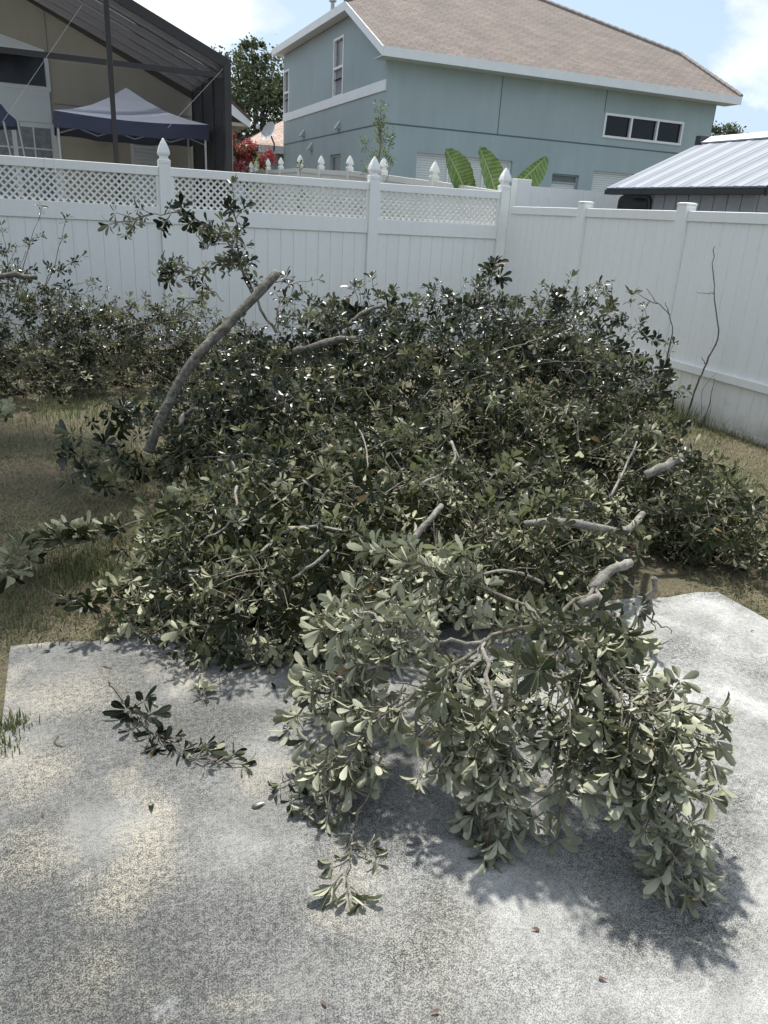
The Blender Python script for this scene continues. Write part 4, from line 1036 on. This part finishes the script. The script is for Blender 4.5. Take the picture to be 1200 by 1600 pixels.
    for pts, a, b in grey: branch(t, pts, a, b, 'bark', n=7)
    Lb = MAIN
    for k in range(230):    # scattered sticks lying in the heap's surface
        l = Lb[rng.integers(len(Lb))]; u = unit(rng.normal(0, 1, 3)+np.array([0, -.5, .5])); c = np.array(l[:3])+u*np.array(l[3:6])*rng.uniform(.95, 1.10)
        if c[2] < .06: continue
        d = unit(rng.normal(0, 1, 3)*np.array([1, .7, .45])); d = unit(d-u*np.dot(d, u)*.8); ln = rng.uniform(.10, .30)
        bnd = rng.normal(0, .05, 3); a, b = c-d*ln, c+d*ln; a[2] = max(a[2], .03); b[2] = max(b[2], .03)
        LL = np.array([q_[:6] for q_ in Lb])
        if any(np.linalg.norm((e_-LL[:, :3])/LL[:, 3:6], axis=1).min() > 1.08 for e_ in (a, b)): continue
        r = rng.uniform(.002, .0055); branch(t, [a, (a+c)/2+rng.normal(0, .02, 3), c+bnd*.6, b], r, r*.5, 'bark_pale' if rng.random() < .4 else 'twig', n=5, sm=3, amp=.006)
    return f.build(t, 120)+fw_.build(t, 180)
n_main = main_pile()

# ------------------------------------------------------------------ sawn limb leaning out of the heap
def sawn_limb():
    b = P(232, 706, 4.15); m1 = P(258, 640, 4.15); m = P(300, 566, 4.2); e = P(432, 428, 4.35)
    t = empty('sawn_limb', tuple(b), 'thick grey limb with a fresh sawn end leaning up out of the brush heap', 'tree limb')
    _, pts = branch(t, [b, (b+m1)/2, m1, m, (m+e)/3*1.0+m/3, (m+2*e)/3, e], .029, .026, 'bark', 'limb', n=12, sm=5, amp=.002, knob=.03)
    for p, d, r in ((pts[-1], unit(pts[-1]-pts[-3]), .0255), (pts[0], unit(pts[0]-pts[2]), .029)):
        q = MB(); q.tube([p-d*.002, p+d*.006], r*.96, 12); q.build('sawn_end', 'cut', t)
    branch(t, [P(425, 436, 4.35), P(450, 436, 4.38), P(462, 432, 4.38)], .004, .002, 'twig', 'twig')
sawn_limb()

# ------------------------------------------------------------------ branch sprawling onto the slab
def sprawl():
    t = empty('cut_branch', (1.9, 2.3, 0), 'pale leafy branch sprawling off the heap across the concrete, tips hanging over the slab', 'branch')
    f = Foliage('leaf_pale')
    # limbs given as photo pixel + height above the slab
    Z = lambda *a: [G(x, y, z) for x, y, z in a]
    ax = [Z((930, 915, .50), (860, 975, .50), (760, 1000, .46), (680, 1060, .40), (600, 1110, .28), (540, 1150, .18), (495, 1178, .10)),
          Z((930, 915, .50), (900, 1000, .50), (930, 1040, .48), (985, 1080, .46), (1030, 1092, .44), (1068, 1098, .42)),
          Z((900, 1000, .50), (960, 1080, .46), (1010, 1140, .42), (1035, 1205, .34), (1052, 1275, .22), (1062, 1338, .12)),
          Z((860, 975, .50), (850, 1040, .48), (890, 1090, .44), (890, 1150, .34), (882, 1215, .22), (876, 1258, .13)),
          Z((760, 1000, .46), (760, 1080, .42), (800, 1150, .34), (793, 1212, .20), (768, 1268, .09)),
          Z((760, 1000, .46), (690, 1000, .48), (620, 980, .48), (560, 960, .46), (520, 975, .36)),
          Z((680, 1060, .40), (600, 1040, .38), (530, 1060, .28), (490, 1080, .18), (478, 1100, .10)),
          Z((860, 975, .50), (780, 930, .55), (690, 890, .56), (620, 880, .52), (560, 930, .42)),
          Z((760, 1000, .46), (720, 1060, .42), (700, 1110, .34), (690, 1160, .24)),
          Z((900, 1000, .5), (820, 1060, .46), (770, 1100, .40), (745, 1150, .3)),
          Z((930, 1040, .48), (960, 1110, .42), (962, 1150, .37), (972, 1175, .33)),
          Z((600, 1110, .28), (560, 1160, .2), (530, 1200, .12), (515, 1235, .05)),
          Z((1030, 1092, .44), (1062, 1120, .40), (1085, 1150, .34)),
          Z((960, 1080, .46), (1000, 1150, .41), (1002, 1185, .37), (1010, 1205, .34)),
          Z((930, 915, .50), (960, 960, .50), (975, 1010, .46), (990, 1050, .42))]
    nn = [44, 50, 48, 38, 27, 48, 36, 54, 30, 32, 26, 17, 11, 19, 28]
    for pts, n in zip(ax, nn):
        f.along(pts, .22, n, .11, out=.95, down=.3, size=.061, nw=7, droop=.22, stem=.0028)
        branch(t, pts, .0075, .0028, 'bark_pale' if rng.random() < .6 else 'twig', n=6, amp=.010)
    # twig reaching forward to a sprig lying on the slab
    tw = Z((597, 1170, .16), (590, 1205, .12), (574, 1245, .06), (552, 1295, .02), (545, 1335, .012), (540, 1380, .012))
    branch(t, tw, .0042, .0018, 'twig', n=5, amp=.004)
    for x, y, dx, dy in ((552, 1300, -.2, -.5), (548, 1320, .8, -.2), (545, 1335, -.9, -.3), (560, 1330, .6, -.6), (542, 1372, -.2, -.9), (535, 1365, -.7, -.6), (548, 1385, .3, -.9)):
        f.sprig(G(x, y, .012), np.array([dx, dy, .12]), .05, size=.055, nw=6, droop=.25, nodes=1, zmin=.006, flat=.3)
    # pale forked stub on the right of the branch
    fork = Z((1022, 905, .32), (1016, 940, .20), (1004, 970, .10), (990, 1000, .02))
    branch(t, fork, .012, .015, 'bark_pale', n=8, knob=.05)
    for e in (Z((1010, 958, .14), (1030, 975, .08), (1048, 990, .02)), Z((1014, 945, .18), (1020, 960, .12), (1025, 985, .03)), Z((1016, 940, .2), (998, 930, .26), (975, 905, .34))):
        branch(t, e, .006, .002, 'bark_pale', n=5)
    for pts, a, b in (([(905, 945, .50), (935, 932, .52), (952, 960, .48), (955, 980, .44)], .013, .010), ([(900, 1012, .44), (925, 990, .46), (942, 980, .47), (952, 1000, .42), (945, 1015, .4)], .014, .009), ([(985, 880, .52), (955, 890, .52), (925, 918, .50)], .016, .017)):
        branch(t, Z(*pts), a, b, 'bark_pale', n=8, knob=.06, amp=.003)
    return f.build(t)
n_spr = sprawl()

# ------------------------------------------------------------------ second heap by the back fence
def left_pile():
    t = empty('brush_pile', (0, 7.8, -.03), 'smaller paler heap of cut branches against the lattice fence', 'brush pile')
    f = Foliage('leaf')
    LB = [(-.45, 7.85, .40, .70, .65, .58, -.1), (.25, 7.9, .30, .65, .6, .46, .0), (.85, 8.0, .28, .60, .6, .42, .05), (-1.3, 7.7, .50, .85, .7, .70, -.1), (1.35, 7.8, .22, .50, .55, .36, .1), (-.2, 7.35, .22, .60, .45, .34, .15), (-1.2, 7.2, .25, .6, .5, .4, .1), (.5, 7.5, .18, .5, .4, .28, .15), (-2.2, 7.6, .4, .7, .7, .55, 0)]
    fw_ = Foliage('leaf_wilt'); lobe_fill(lambda p: fw_ if rng.random() < .45 else f, LB, 125, size=.05, nodes=4)
    for px, py, qx, qy in ((20, 470, 60, 345), (40, 460, 100, 355), (60, 450, 112, 410), (70, 470, 135, 440), (10, 450, 5, 370), (30, 480, 140, 455), (-20, 460, 20, 400), (180, 490, 215, 470), (220, 500, 262, 480)):
        a, b = P(px, py+20, 7.7), P(qx, qy, 7.75); mid = (a+b)/2+rng.normal(0, .04, 3)
        f.along([a, mid, b], .35, 4, .10, size=.055, nw=6, droop=0); branch(t, [a, mid, b], .006, .002, 'twig', n=5)
    for k in range(45):
        l = LB[rng.integers(len(LB))]; u = unit(rng.normal(0, 1, 3)+np.array([0, -.6, .5])); c = np.array(l[:3])+u*np.array(l[3:6])*rng.uniform(.9, 1.05)
        if c[2] < .08: continue
        d = unit(rng.normal(0, 1, 3)*np.array([1, .6, .5])); ln = rng.uniform(.2, .5); a, b = c-d*ln, c+d*ln; a[2] = max(a[2], .03); b[2] = max(b[2], .03)
        r = rng.uniform(.003, .007); branch(t, [a, c+rng.normal(0, .05, 3), b], r, r*.5, 'bark_pale' if rng.random() < .6 else 'twig', n=5, sm=3)
    branch(t, [P(-30, 432, 7.4), P(10, 430, 7.4), P(58, 434, 7.45)], .03, .022, 'bark', n=8)
    return f.build(t, 150)+fw_.build(t, 150)
n_left = left_pile()

# ------------------------------------------------------------------ loose twigs and leaves
def loose(name, label, cat, pts, n, size=.06, ln=.08, m='leaf', r=.0035, group=None, f0=.35, nw=6, flat=.35):
    pts = [np.array(p) for p in pts]; t = empty(name, tuple(pts[0]), label, cat, group); f = Foliage(m)
    f.along(pts, f0, n, ln, out=.8, down=.0, size=size, nw=nw, droop=.1, nodes=1, zmin=max(.004, pts[0][2]-.02), flat=flat)
    branch(t, pts, r, r*.5, 'twig', 'stem', n=5, amp=.004); f.build(t, 300); return t
Z0 = lambda *a: [G(x, y, .012) for x, y in a]
loose('leafy_twig', 'dark leafy twig with bare pale stem end lying alone on the slab', 'twig', Z0((170, 1058), (190, 1085), (212, 1110), (235, 1140), (262, 1158)), 9, .056, .06, f0=.45)
loose('leafy_twig', 'thin twig ending in a dark leaf rosette on the slab', 'twig', Z0((262, 1158), (290, 1180), (320, 1190), (352, 1192)), 5, .054, .05, f0=.4, r=.002)
loose('leaf_sprig', 'tiny sprig of two-tone leaves on the slab near the branch tips', 'twig', Z0((455, 1195), (452, 1225), (455, 1245)), 2, .048, .035, 'leaf', r=.0018, nw=4)
loose('leaf_sprig', 'single pale leaf whorl lying on its own on the concrete', 'twig', Z0((316, 1095), (311, 1080)), 1, .05, .02, 'leaf_wilt', r=.0015, nw=6)
def ground_twig(label, pp, n, size, m, **k):
    loose('leafy_twig', label, 'twig', [G(x, y, z) for x, y, z in pp], n, size, .09, m, **k)
ground_twig('long pale leafy twig lying on the dry grass beside the heap', [(225, 812, .16), (190, 824, .13), (150, 840, .10), (110, 852, .08), (70, 860, .07)], 26, .07, 'leaf_wilt', f0=.1, r=.005, flat=.1)
ground_twig('pale drooping sprig at the grass edge with grey-green leaves', [(-25, 890, .05), (5, 882, .10), (25, 872, .10)], 9, .08, 'leaf_wilt', flat=.1)
ground_twig('silvery leaf sprig on the lawn below the smaller heap', [(-40, 660, .25), (-15, 655, .22), (10, 660, .14)], 9, .085, 'leaf_wilt', flat=0)
ground_twig('small dark sprig fallen on bare soil near the slab corner', [(70, 920, .03), (82, 928, .03), (92, 934, .02)], 2, .055, 'leaf', r=.002)
ground_twig('leafy twig trailing from the heap over bare soil', [(235, 915, .16), (205, 935, .10), (175, 955, .05), (150, 968, .03)], 9, .062, 'leaf_wilt', f0=.2, r=.004, flat=.1)
def fallen_leaf(px, py, m, label, size=.05, z=.004, rot=None, cat='leaf', group=None):
    p = G(px, py, z+.003); o = link('fallen_leaf', leafmesh(int(rng.integers(0, 6)), m), None)
    a = rng.uniform(0, 6.28) if rot is None else rot
    o.matrix_world = Matrix.Translation(tuple(p)) @ Matrix.Rotation(a, 4, 'Z') @ Matrix.Rotation(rng.normal(0, .2), 4, 'X') @ Matrix.Scale(size, 4)
    o.color = (rng.uniform(.1, .6) if m != 'dead' else 0, 0, 0, 1); tag(o, label, cat, group)
for x, y, lb in ((430, 1078, 'dark green leaf of a pair between the heap edge and the lone twig'), (440, 1090, 'dark green leaf of a pair between the heap edge and the lone twig'), (415, 1253, 'dark green leaf beside the tiny two-tone sprig'), (432, 1255, 'dark green leaf beside the tiny two-tone sprig'), (236, 1268, 'single dark leaf by itself on the tan-stained concrete'), (62, 1018, 'dark leaf lying at the grassy far corner of the slab'), (75, 1012, 'dark leaf lying at the grassy far corner of the slab')):
    fallen_leaf(x, y, 'leaf', lb, .045, group='green leaves fallen on the slab')
for x, y, lb in ((830, 1450, 'tiny dry brown leaf lying on open concrete'), (672, 1582, 'tiny dry brown leaf lying on open concrete'), (950, 1530, 'tiny dry brown leaf lying on open concrete'), (65, 1268, 'small dry brown leaf on a tan concrete stain'), (1180, 985, 'small dry leaf on the bare slab strip right of the heap'), (500, 1560, 'tiny dry brown leaf lying on open concrete'), (322, 1098, 'small dry leaf beside the lone pale leaf whorl')):
    fallen_leaf(x, y, 'dead', lb, .022, group='dry leaves on the slab')
q = MB(); q.tube(wob([G(92, 1150, .004), G(84, 1158, .006), G(97, 1166, .004)], 4, .002), .0022, 5); tag(q.build('broken_twig', 'twig'), 'tiny curled broken twig on the slab', 'twig')
q = MB(); q.tube(wob([G(160, 1040, .004), G(175, 1043, .005)], 4, .001), .0022, 5); tag(q.build('broken_twig', 'twig'), 'short straight twig bit near the slab far edge', 'twig')
# stone seen between the heaps, and brown leaf by the limb
def paver():
    p = P(415, 560, 5.9); q = MB(); q.hexa([(p[0]-.22, p[1]-.15, 0), (p[0]+.22, p[1]-.1, 0), (p[0]+.2, p[1]+.2, 0), (p[0]-.2, p[1]+.18, 0), (p[0]-.2, p[1]-.13, p[2]-.02), (p[0]+.2, p[1]-.09, p[2]-.05), (p[0]+.18, p[1]+.18, p[2]-.03), (p[0]-.18, p[1]+.16, p[2]-.02)])
    tag(q.build('stone_block', 'stone', bevel=.015), 'grey stone block showing behind the heap below the sawn limb', 'stone block')
    q = MB(); p = P(560, 540, 9.1)
paver()

# ------------------------------------------------------------------ bare saplings by the right fence
def sapling(label, pts, r0, side, name='bare_sapling', leaves=None):
    t = empty(name, tuple(pts[0]), label, 'sapling'); branch(t, pts, r0, r0*.35, 'bark', 'stem', n=6, amp=.006)
    for s in side: branch(t, s, r0*.5, r0*.2, 'twig', 'side_shoot', n=5, amp=.004)
    if leaves:
        f = Foliage('leaf_green')
        for p in leaves: f.sprig(np.array(p), rng.normal(0, .5, 3)+np.array([0, 0, -.4]), .05, size=.045, nw=4, nodes=1, droop=.3)
        f.build(t, 300)
XS = 5.36
def PS(x, y): return PX(x, y, XS)
b = PS(1075, 640); b[2] = -.03
sapling('tall bare grey sapling standing by the plain white fence', [b, PS(1090, 600), PS(1102, 568), PS(1121, 528), PS(1117, 470), PS(1114, 420), PS(1117, 385)], .0095,
        [[PS(1102, 568), PS(1098, 562), PS(1096, 558)], [PS(1115, 459), PS(1100, 458), PS(1088, 457)]])
b2 = PS(1100, 648); b2[2] = -.03
sapling('thin forked bare shoot beside the tall sapling', [b2, PS(1112, 618), PS(1116, 590)], .006, [[b2, PS(1098, 610), PS(1120, 582)]])
b3 = PX(1035, 632, 5.0); b3[2] = -.03
sapling('crooked sapling with a few pale green leaves at the heap edge', [b3, P(1040, 570, b3[1]), P(1050, 520, b3[1]), P(1046, 492, b3[1])], .010,
        [[P(1046, 492, b3[1]), P(1030, 475, b3[1]), P(1010, 450, b3[1])], [P(1046, 492, b3[1]), P(1041, 478, b3[1]), P(1040, 472, b3[1])], [P(1028, 474, b3[1]), P(1010, 468, b3[1]), P(996, 458, b3[1])]],
        leaves=[P(1042, 535, b3[1]), P(1046, 540, b3[1]), P(1040, 548, b3[1]), P(1030, 515, b3[1])])

# ------------------------------------------------------------------ grass and weeds
def pts_ok(x, y):
    # slab interior: no grass
    edge = 2.93-.135*(x+.31)
    return not (-.34 < x < 2.93 and y < edge-.0)
def grass():
    V = []; F = []; T = []
    def blade(x, y, h, tint, lean, wd, z0=None):
        z0 = gz(y) if z0 is None else z0
        a = rng.uniform(0, 6.28); dx, dy = math.cos(a), math.sin(a); px, py = -dy*wd, dx*wd
        i = len(V); lx, ly = dx*h*lean, dy*h*lean; hz_ = h*math.sqrt(max(.04, 1-lean*lean))
        V.extend([(x-px, y-py, z0), (x+px, y+py, z0), (x+lx*.45-px*.8, y+ly*.45-py*.8, z0+hz_*.62), (x+lx*.45+px*.8, y+ly*.45+py*.8, z0+hz_*.62), (x+lx, y+ly, z0+hz_)])
        F.extend([(i, i+1, i+3), (i, i+3, i+2), (i+2, i+3, i+4)]); T.extend([tint]*5)
    def patchy(x, y): return .5+.22*math.sin(x*3.1+1.4*math.sin(y*2.3))+.20*math.sin(y*3.7+1.3*math.sin(x*2.9))+.12*math.sin(x*9.1+2*math.sin(y*7.3))
    n = 0
    for (x0, x1, y0, y1, cnt) in ((-1.5, 1.0, 2.75, 5.6, 52000), (-1.6, 1.9, 5.2, 9.4, 26000), (2.9, 5.45, 1.6, 5.2, 46000), (3.6, 5.45, 5.0, 9.4, 14000), (-1.4, -.36, .9, 2.9, 14000)):
        for _ in range(cnt):
            x, y = rng.uniform(x0, x1), rng.uniform(y0, y1)
            if not pts_ok(x, y): continue
            p = patchy(x, y)
            green = rng.random() < .08+.62*p**3
            if rng.random() < .12+.75*max(0, .42-p)/.42: continue
            if green: blade(x, y, rng.uniform(.015, .05)*(.6+p*.6), rng.uniform(.55, 1), rng.uniform(.2, .75), .0022)
            else: blade(x, y, rng.uniform(.03, .07), rng.uniform(0, .5), rng.uniform(.88, .995), .0017)
    # taller weeds along the fence foot, slab edge and tufts
    for _ in range(1100):
        y = 2.5+6.8*abs(math.sin(rng.uniform(0, 9)))**1.5; blade(XF-.05-abs(rng.normal(0, .08)), y, rng.uniform(.03, .11), rng.uniform(.0, .8), rng.uniform(.1, .6), .0025)
    for cx, cy, s, nb, hh in ((*G(15, 1135)[:2], .03, 130, .03), (*G(-5, 1170)[:2], .03, 100, .03), (*G(140, 885)[:2], .09, 300, .07), (*G(95, 905)[:2], .08, 160, .07), (*G(20, 960)[:2], .15, 420, .06), (*G(215, 735)[:2], .25, 500, .08), (*G(300, 700)[:2], .2, 260, .1), (*G(110, 640)[:2], .35, 900, .09), (*G(1060, 650)[:2], .18, 350, .2), (*G(1150, 670)[:2], .3, 500, .09)):
        for _ in range(nb):
            x, y = cx+rng.normal(0, s), cy+rng.normal(0, s)
            blade(x, y, hh*rng.uniform(.5, 1.3), rng.uniform(.4, 1), rng.uniform(.1, .7), .0022, z0=(0 if not pts_ok(x, y) else None))
    for _ in range(1600):   # dry blades creeping over the slab's far edge
        x = rng.uniform(-.33, 2.9); y = 2.93-.135*(x+.31)+abs(rng.normal(0, .035))
        blade(x, y, rng.uniform(.03, .07), rng.uniform(0, .6), rng.uniform(.5, .95), .002)
    me = tri_mesh('grass', np.array(V), np.array(F), {'tint': np.array(T)}, smooth=False)
    tag(link('grass', me, 'grass'), 'sparse dry and green grass blades on the lawn', 'grass', kind='stuff')
grass()

# ------------------------------------------------------------------ plants behind the fences
def banana():
    b = np.array([6.15, 10.9, gz(10.9)])
    t = empty('banana_plant', tuple(b), 'banana plant with broad ribbed leaves rising behind the white fence', 'plant')
    q = MB(); q.tube([b, b+[0, 0, .9], b+[.03, 0, 1.6]], [.11, .09, .06], 8); q.build('stem', 'banana_rib', t, smooth=True)
    Y = 10.9
    def leaf(root, base, tip, wl, wr, cup, nrm):
        root, base, tip = map(np.array, (root, base, tip)); n = 16; ax = unit(tip-base); sd = unit(np.cross(ax, np.array(nrm))); nm = np.cross(sd, ax); q = MB(); rows = []
        ln = np.linalg.norm(tip-base)
        for i in range(n+1):
            f = i/n; c = base+ax*ln*f+nm*(-.10*ln*(f-.4)**2); prof = (math.sin(math.pi*min(1, .10+f*.90)))**.55*(1-.25*f)
            rip = .012*math.sin(i*2.4)
            rows.append([c-sd*wl*prof+nm*(cup*wl*prof+rip), c-sd*wl*prof*.5+nm*(cup*wl*prof*.35-rip), c, c+sd*wr*prof*.5+nm*(cup*wr*prof*.35+rip), c+sd*wr*prof+nm*(cup*wr*prof-rip)])
        for i in range(n):
            for k in range(4): q.poly([rows[i][k], rows[i][k+1], rows[i+1][k+1], rows[i+1][k]])
        o = q.build('leaf', 'banana', t, smooth=True)
        me = o.data; at = me.attributes.new('vein', 'FLOAT', 'POINT')
        cc_ = [np.array(v_.co) for v_ in me.vertices]; at.data.foreach_set('value', [float(np.dot(c_-base, ax)/ln*26+abs(np.dot(c_-base, sd))*14) for c_ in cc_])
        q = MB(); q.tube([root]+[rows[i][2]-nm*.004 for i in range(0, n+1, 2)], [.026]+[.020-.014*i/n for i in range(0, n+1, 2)], 6); q.build('midrib', 'banana_rib', o, smooth=True)
    r = b+[.03, 0, 1.55]
    leaf(r, P(728, 300, Y), P(698, 232, Y-.1), .25, .25, .30, (.1, -1, .3))
    leaf(r, P(778, 310, Y-.05), P(751, 229, Y-.15), .23, .25, .25, (.15, -1, .3))
    leaf(r, P(797, 300, Y+.1), P(856, 243, Y), .10, .26, .2, (-.1, -1, .4))
    leaf(r, P(730, 310, Y+.25), P(722, 255, Y+.3), .18, .18, .2, (.0, -1, .2))
banana()
def fence_sapling():
    Y = 10.6; b = np.array([P(597, 290, Y)[0], Y, gz(Y)])
    t = empty('young_tree', tuple(b), 'slender young tree with small yellow-green leaves above the lattice fence', 'tree')
    top = P(596, 168, Y); m = P(592, 250, Y)
    branch(t, [b, m, P(594, 210, Y), top], .014, .003, 'twig', 'trunk', n=6)
    f = Foliage('leaf_green')
    f.along([m, P(594, 210, Y), top], .0, 62, .09, size=.04, nw=4, nodes=2, out=.8, droop=-.05)
    for a, n in (([m, P(580, 240, Y), P(568, 222, Y)], 9), ([m, P(606, 238, Y), P(614, 208, Y)], 11), ([P(600, 290, Y), P(610, 262, Y), P(608, 240, Y)], 8), ([P(592, 285, Y), P(575, 270, Y), P(570, 262, Y)], 6)):
        f.along(a, .1, n, .07, size=.04, nw=4, nodes=2); branch(t, a, .005, .002, 'twig', 'branch', n=5)
    f.build(t, 0)
    for px, Y2 in ((402, 10.2), (470, 10.1)):
        b = np.array([P(px, 290, Y2)[0], Y2, gz(Y2)]); t = empty('weed_shoot', tuple(b), ('small green weed shoot peeking over the lattice fence near the tan house' if px < 450 else 'green weed shoot behind the lattice fence below the blue house side wall'), 'plant')
        tp = P(px, 256, Y2); branch(t, [b, (b+tp)/2, tp], .006, .002, 'twig', 'stem', n=5); f = Foliage('leaf_green'); f.along([(b+tp)/2, tp], .5, 10, .06, size=.045, nw=4); f.build(t, 0)
fence_sapling()
def crown_mesh(name, lobes, n, size, m, par, dens_edge=.75):
    O = []; Tn = []
    w_ = np.array([l[3]*l[4]*l[5] for l in lobes])**(2/3); w_ = w_/w_.sum()
    for l, k in zip(lobes, (w_*n).astype(int)):
        # clumps inside the lobe
        nc = max(6, k//70)
        u = rng.normal(0, 1, (nc, 3)); u /= np.linalg.norm(u, axis=1)[:, None]; c = np.array(l[:3])+u*np.array(l[3:6])*(dens_edge+(1-dens_edge)*rng.random((nc, 1)))
        idx = rng.integers(0, nc, k); cs = rng.uniform(.10, .22, nc)*np.mean(l[3:6])
        O.append(c[idx]+rng.normal(0, 1, (k, 3))*cs[idx][:, None]); Tn.append(np.clip(rng.uniform(.1, .8, nc)[idx]+rng.normal(0, .15, k), 0, .94))
    O = np.concatenate(O); Tn = np.concatenate(Tn); n = len(O)
    D = rng.normal(0, 1, (n, 3)); D /= np.linalg.norm(D, axis=1)[:, None]; N_ = rng.normal(0, 1, (n, 3))+np.array([0, 0, .8]); N_ -= D*np.sum(N_*D, 1)[:, None]; N_ /= np.linalg.norm(N_, axis=1)[:, None]
    S = np.cross(N_, D); Lz = size*rng.uniform(.6, 1.3, n)[:, None]
    V = np.stack([O-D*Lz*.5, O+S*Lz*.28, O+D*Lz*.5, O-S*Lz*.28], 1).reshape(-1, 3)
    b = np.arange(n)[:, None]*4; tri = np.concatenate([b+[0, 1, 2], b+[0, 2, 3]], 1).reshape(-1, 3)
    me = tri_mesh(name, V, tri, {'tint': np.repeat(Tn, 4)}, smooth=False)
    o = link(name, me, m, par); o.color = (0, 0, 0, 1); return o
def tree(name, label, base, lobes, n, size, m='oak_leaf', trunk_r=.3, group=None, lean=None):
    t = empty(name, tuple(base), label, 'tree', group); base = np.array(base, float)
    ctr = np.mean([l[:3] for l in lobes], axis=0); fork = base+(ctr-base)*np.array([.5, .5, .55]) if lean is None else np.array(lean)
    branch(t, [base, (base+fork)/2, fork], trunk_r, trunk_r*.7, 'bark', 'trunk', n=9)
    for l in lobes: branch(t, [fork, (fork+np.array(l[:3]))/2+rng.normal(0, .15, 3), np.array(l[:3])+np.array([0, 0, l[5]*.5])], trunk_r*.5, trunk_r*.12, 'bark', 'limb', n=6)
    crown_mesh('crown', lobes, n, size, m, t); return t
def trees():
    c = P(400, 170, 38)
    tree('oak_tree', 'bushy grey-green oak between the tan and blue houses', (c[0], 38, gz(38)), [(c[0], 38, 5.2, 2.4, 2.2, 1.6), (c[0]-.8, 38, 6.6, 1.5, 1.5, 1.2), (c[0]+.5, 38.3, 7.0, 1.2, 1.3, 1.1), (c[0]+2.0, 38.5, 5.6, 1.6, 1.6, 1.5), (c[0]-2.3, 38, 5.0, 1.6, 1.6, 1.5), (c[0]+.2, 37.6, 3.6, 2.4, 1.8, 1.2), (c[0]-.2, 38, 8.0, .7, .7, .45)], 26000, .17)
    c = P(1140, 205, 33)
    tree('far_tree', 'small round tree showing between the blue house and shed roof', (c[0], 33, gz(33)), [(c[0], 33, c[2]-.9, 1.0, 1.0, .9), (c[0]-.3, 33, c[2]-.3, .7, .7, .55), (c[0]+.9, 33, c[2]-1.2, .8, .8, .7)], 7000, .14, trunk_r=.15)
    c = P(392, 240, 26.5)
    tree('crape_myrtle', 'pink flowering crape myrtle behind the far white fence', (c[0]-.2, 26.5, gz(26.5)), [(c[0]-.55, 26.5, c[2]+.15, .38, .4, .40), (c[0]+.25, 26.4, c[2]-.10, .55, .4, .28), (c[0]-.15, 26.6, c[2]+.05, .4, .4, .3), (c[0]-.2, 26.4, c[2]-.45, .7, .5, .3)], 5200, .075, 'pink', .05)
    o = bpy.data.objects.get('crape_myrtle'); crown_mesh('leaves', [(c[0]-.3, 26.6, c[2]-.30, .75, .5, .5), (c[0]-.7, 26.8, c[2]+.35, .3, .3, .3)], 2600, .09, 'leaf_green', o)
    # unseen tree added past the left edge to shade the left of the yard
    tree('added_shade_tree', 'large unseen tree added left of the patio to shade the lawn', (-3.2, 6.2, -.03), [(-1.9, 7.2, 6.0, 1.4, 1.5, 1.0), (-.55, 6.9, 5.7, 1.2, 1.0, .75), (-.45, 8.2, 5.9, 1.2, 1.0, .8), (-3.4, 6.8, 6.6, 1.6, 1.8, 1.2), (-1.5, 6.1, 5.6, 1.1, .8, .8), (-1.4, 9.0, 6.0, 1.3, .9, .9)], 34000, .12, trunk_r=.16, lean=(-2.9, 6.3, 3.6))
trees()
print('leaves', n_main, n_spr, n_left)
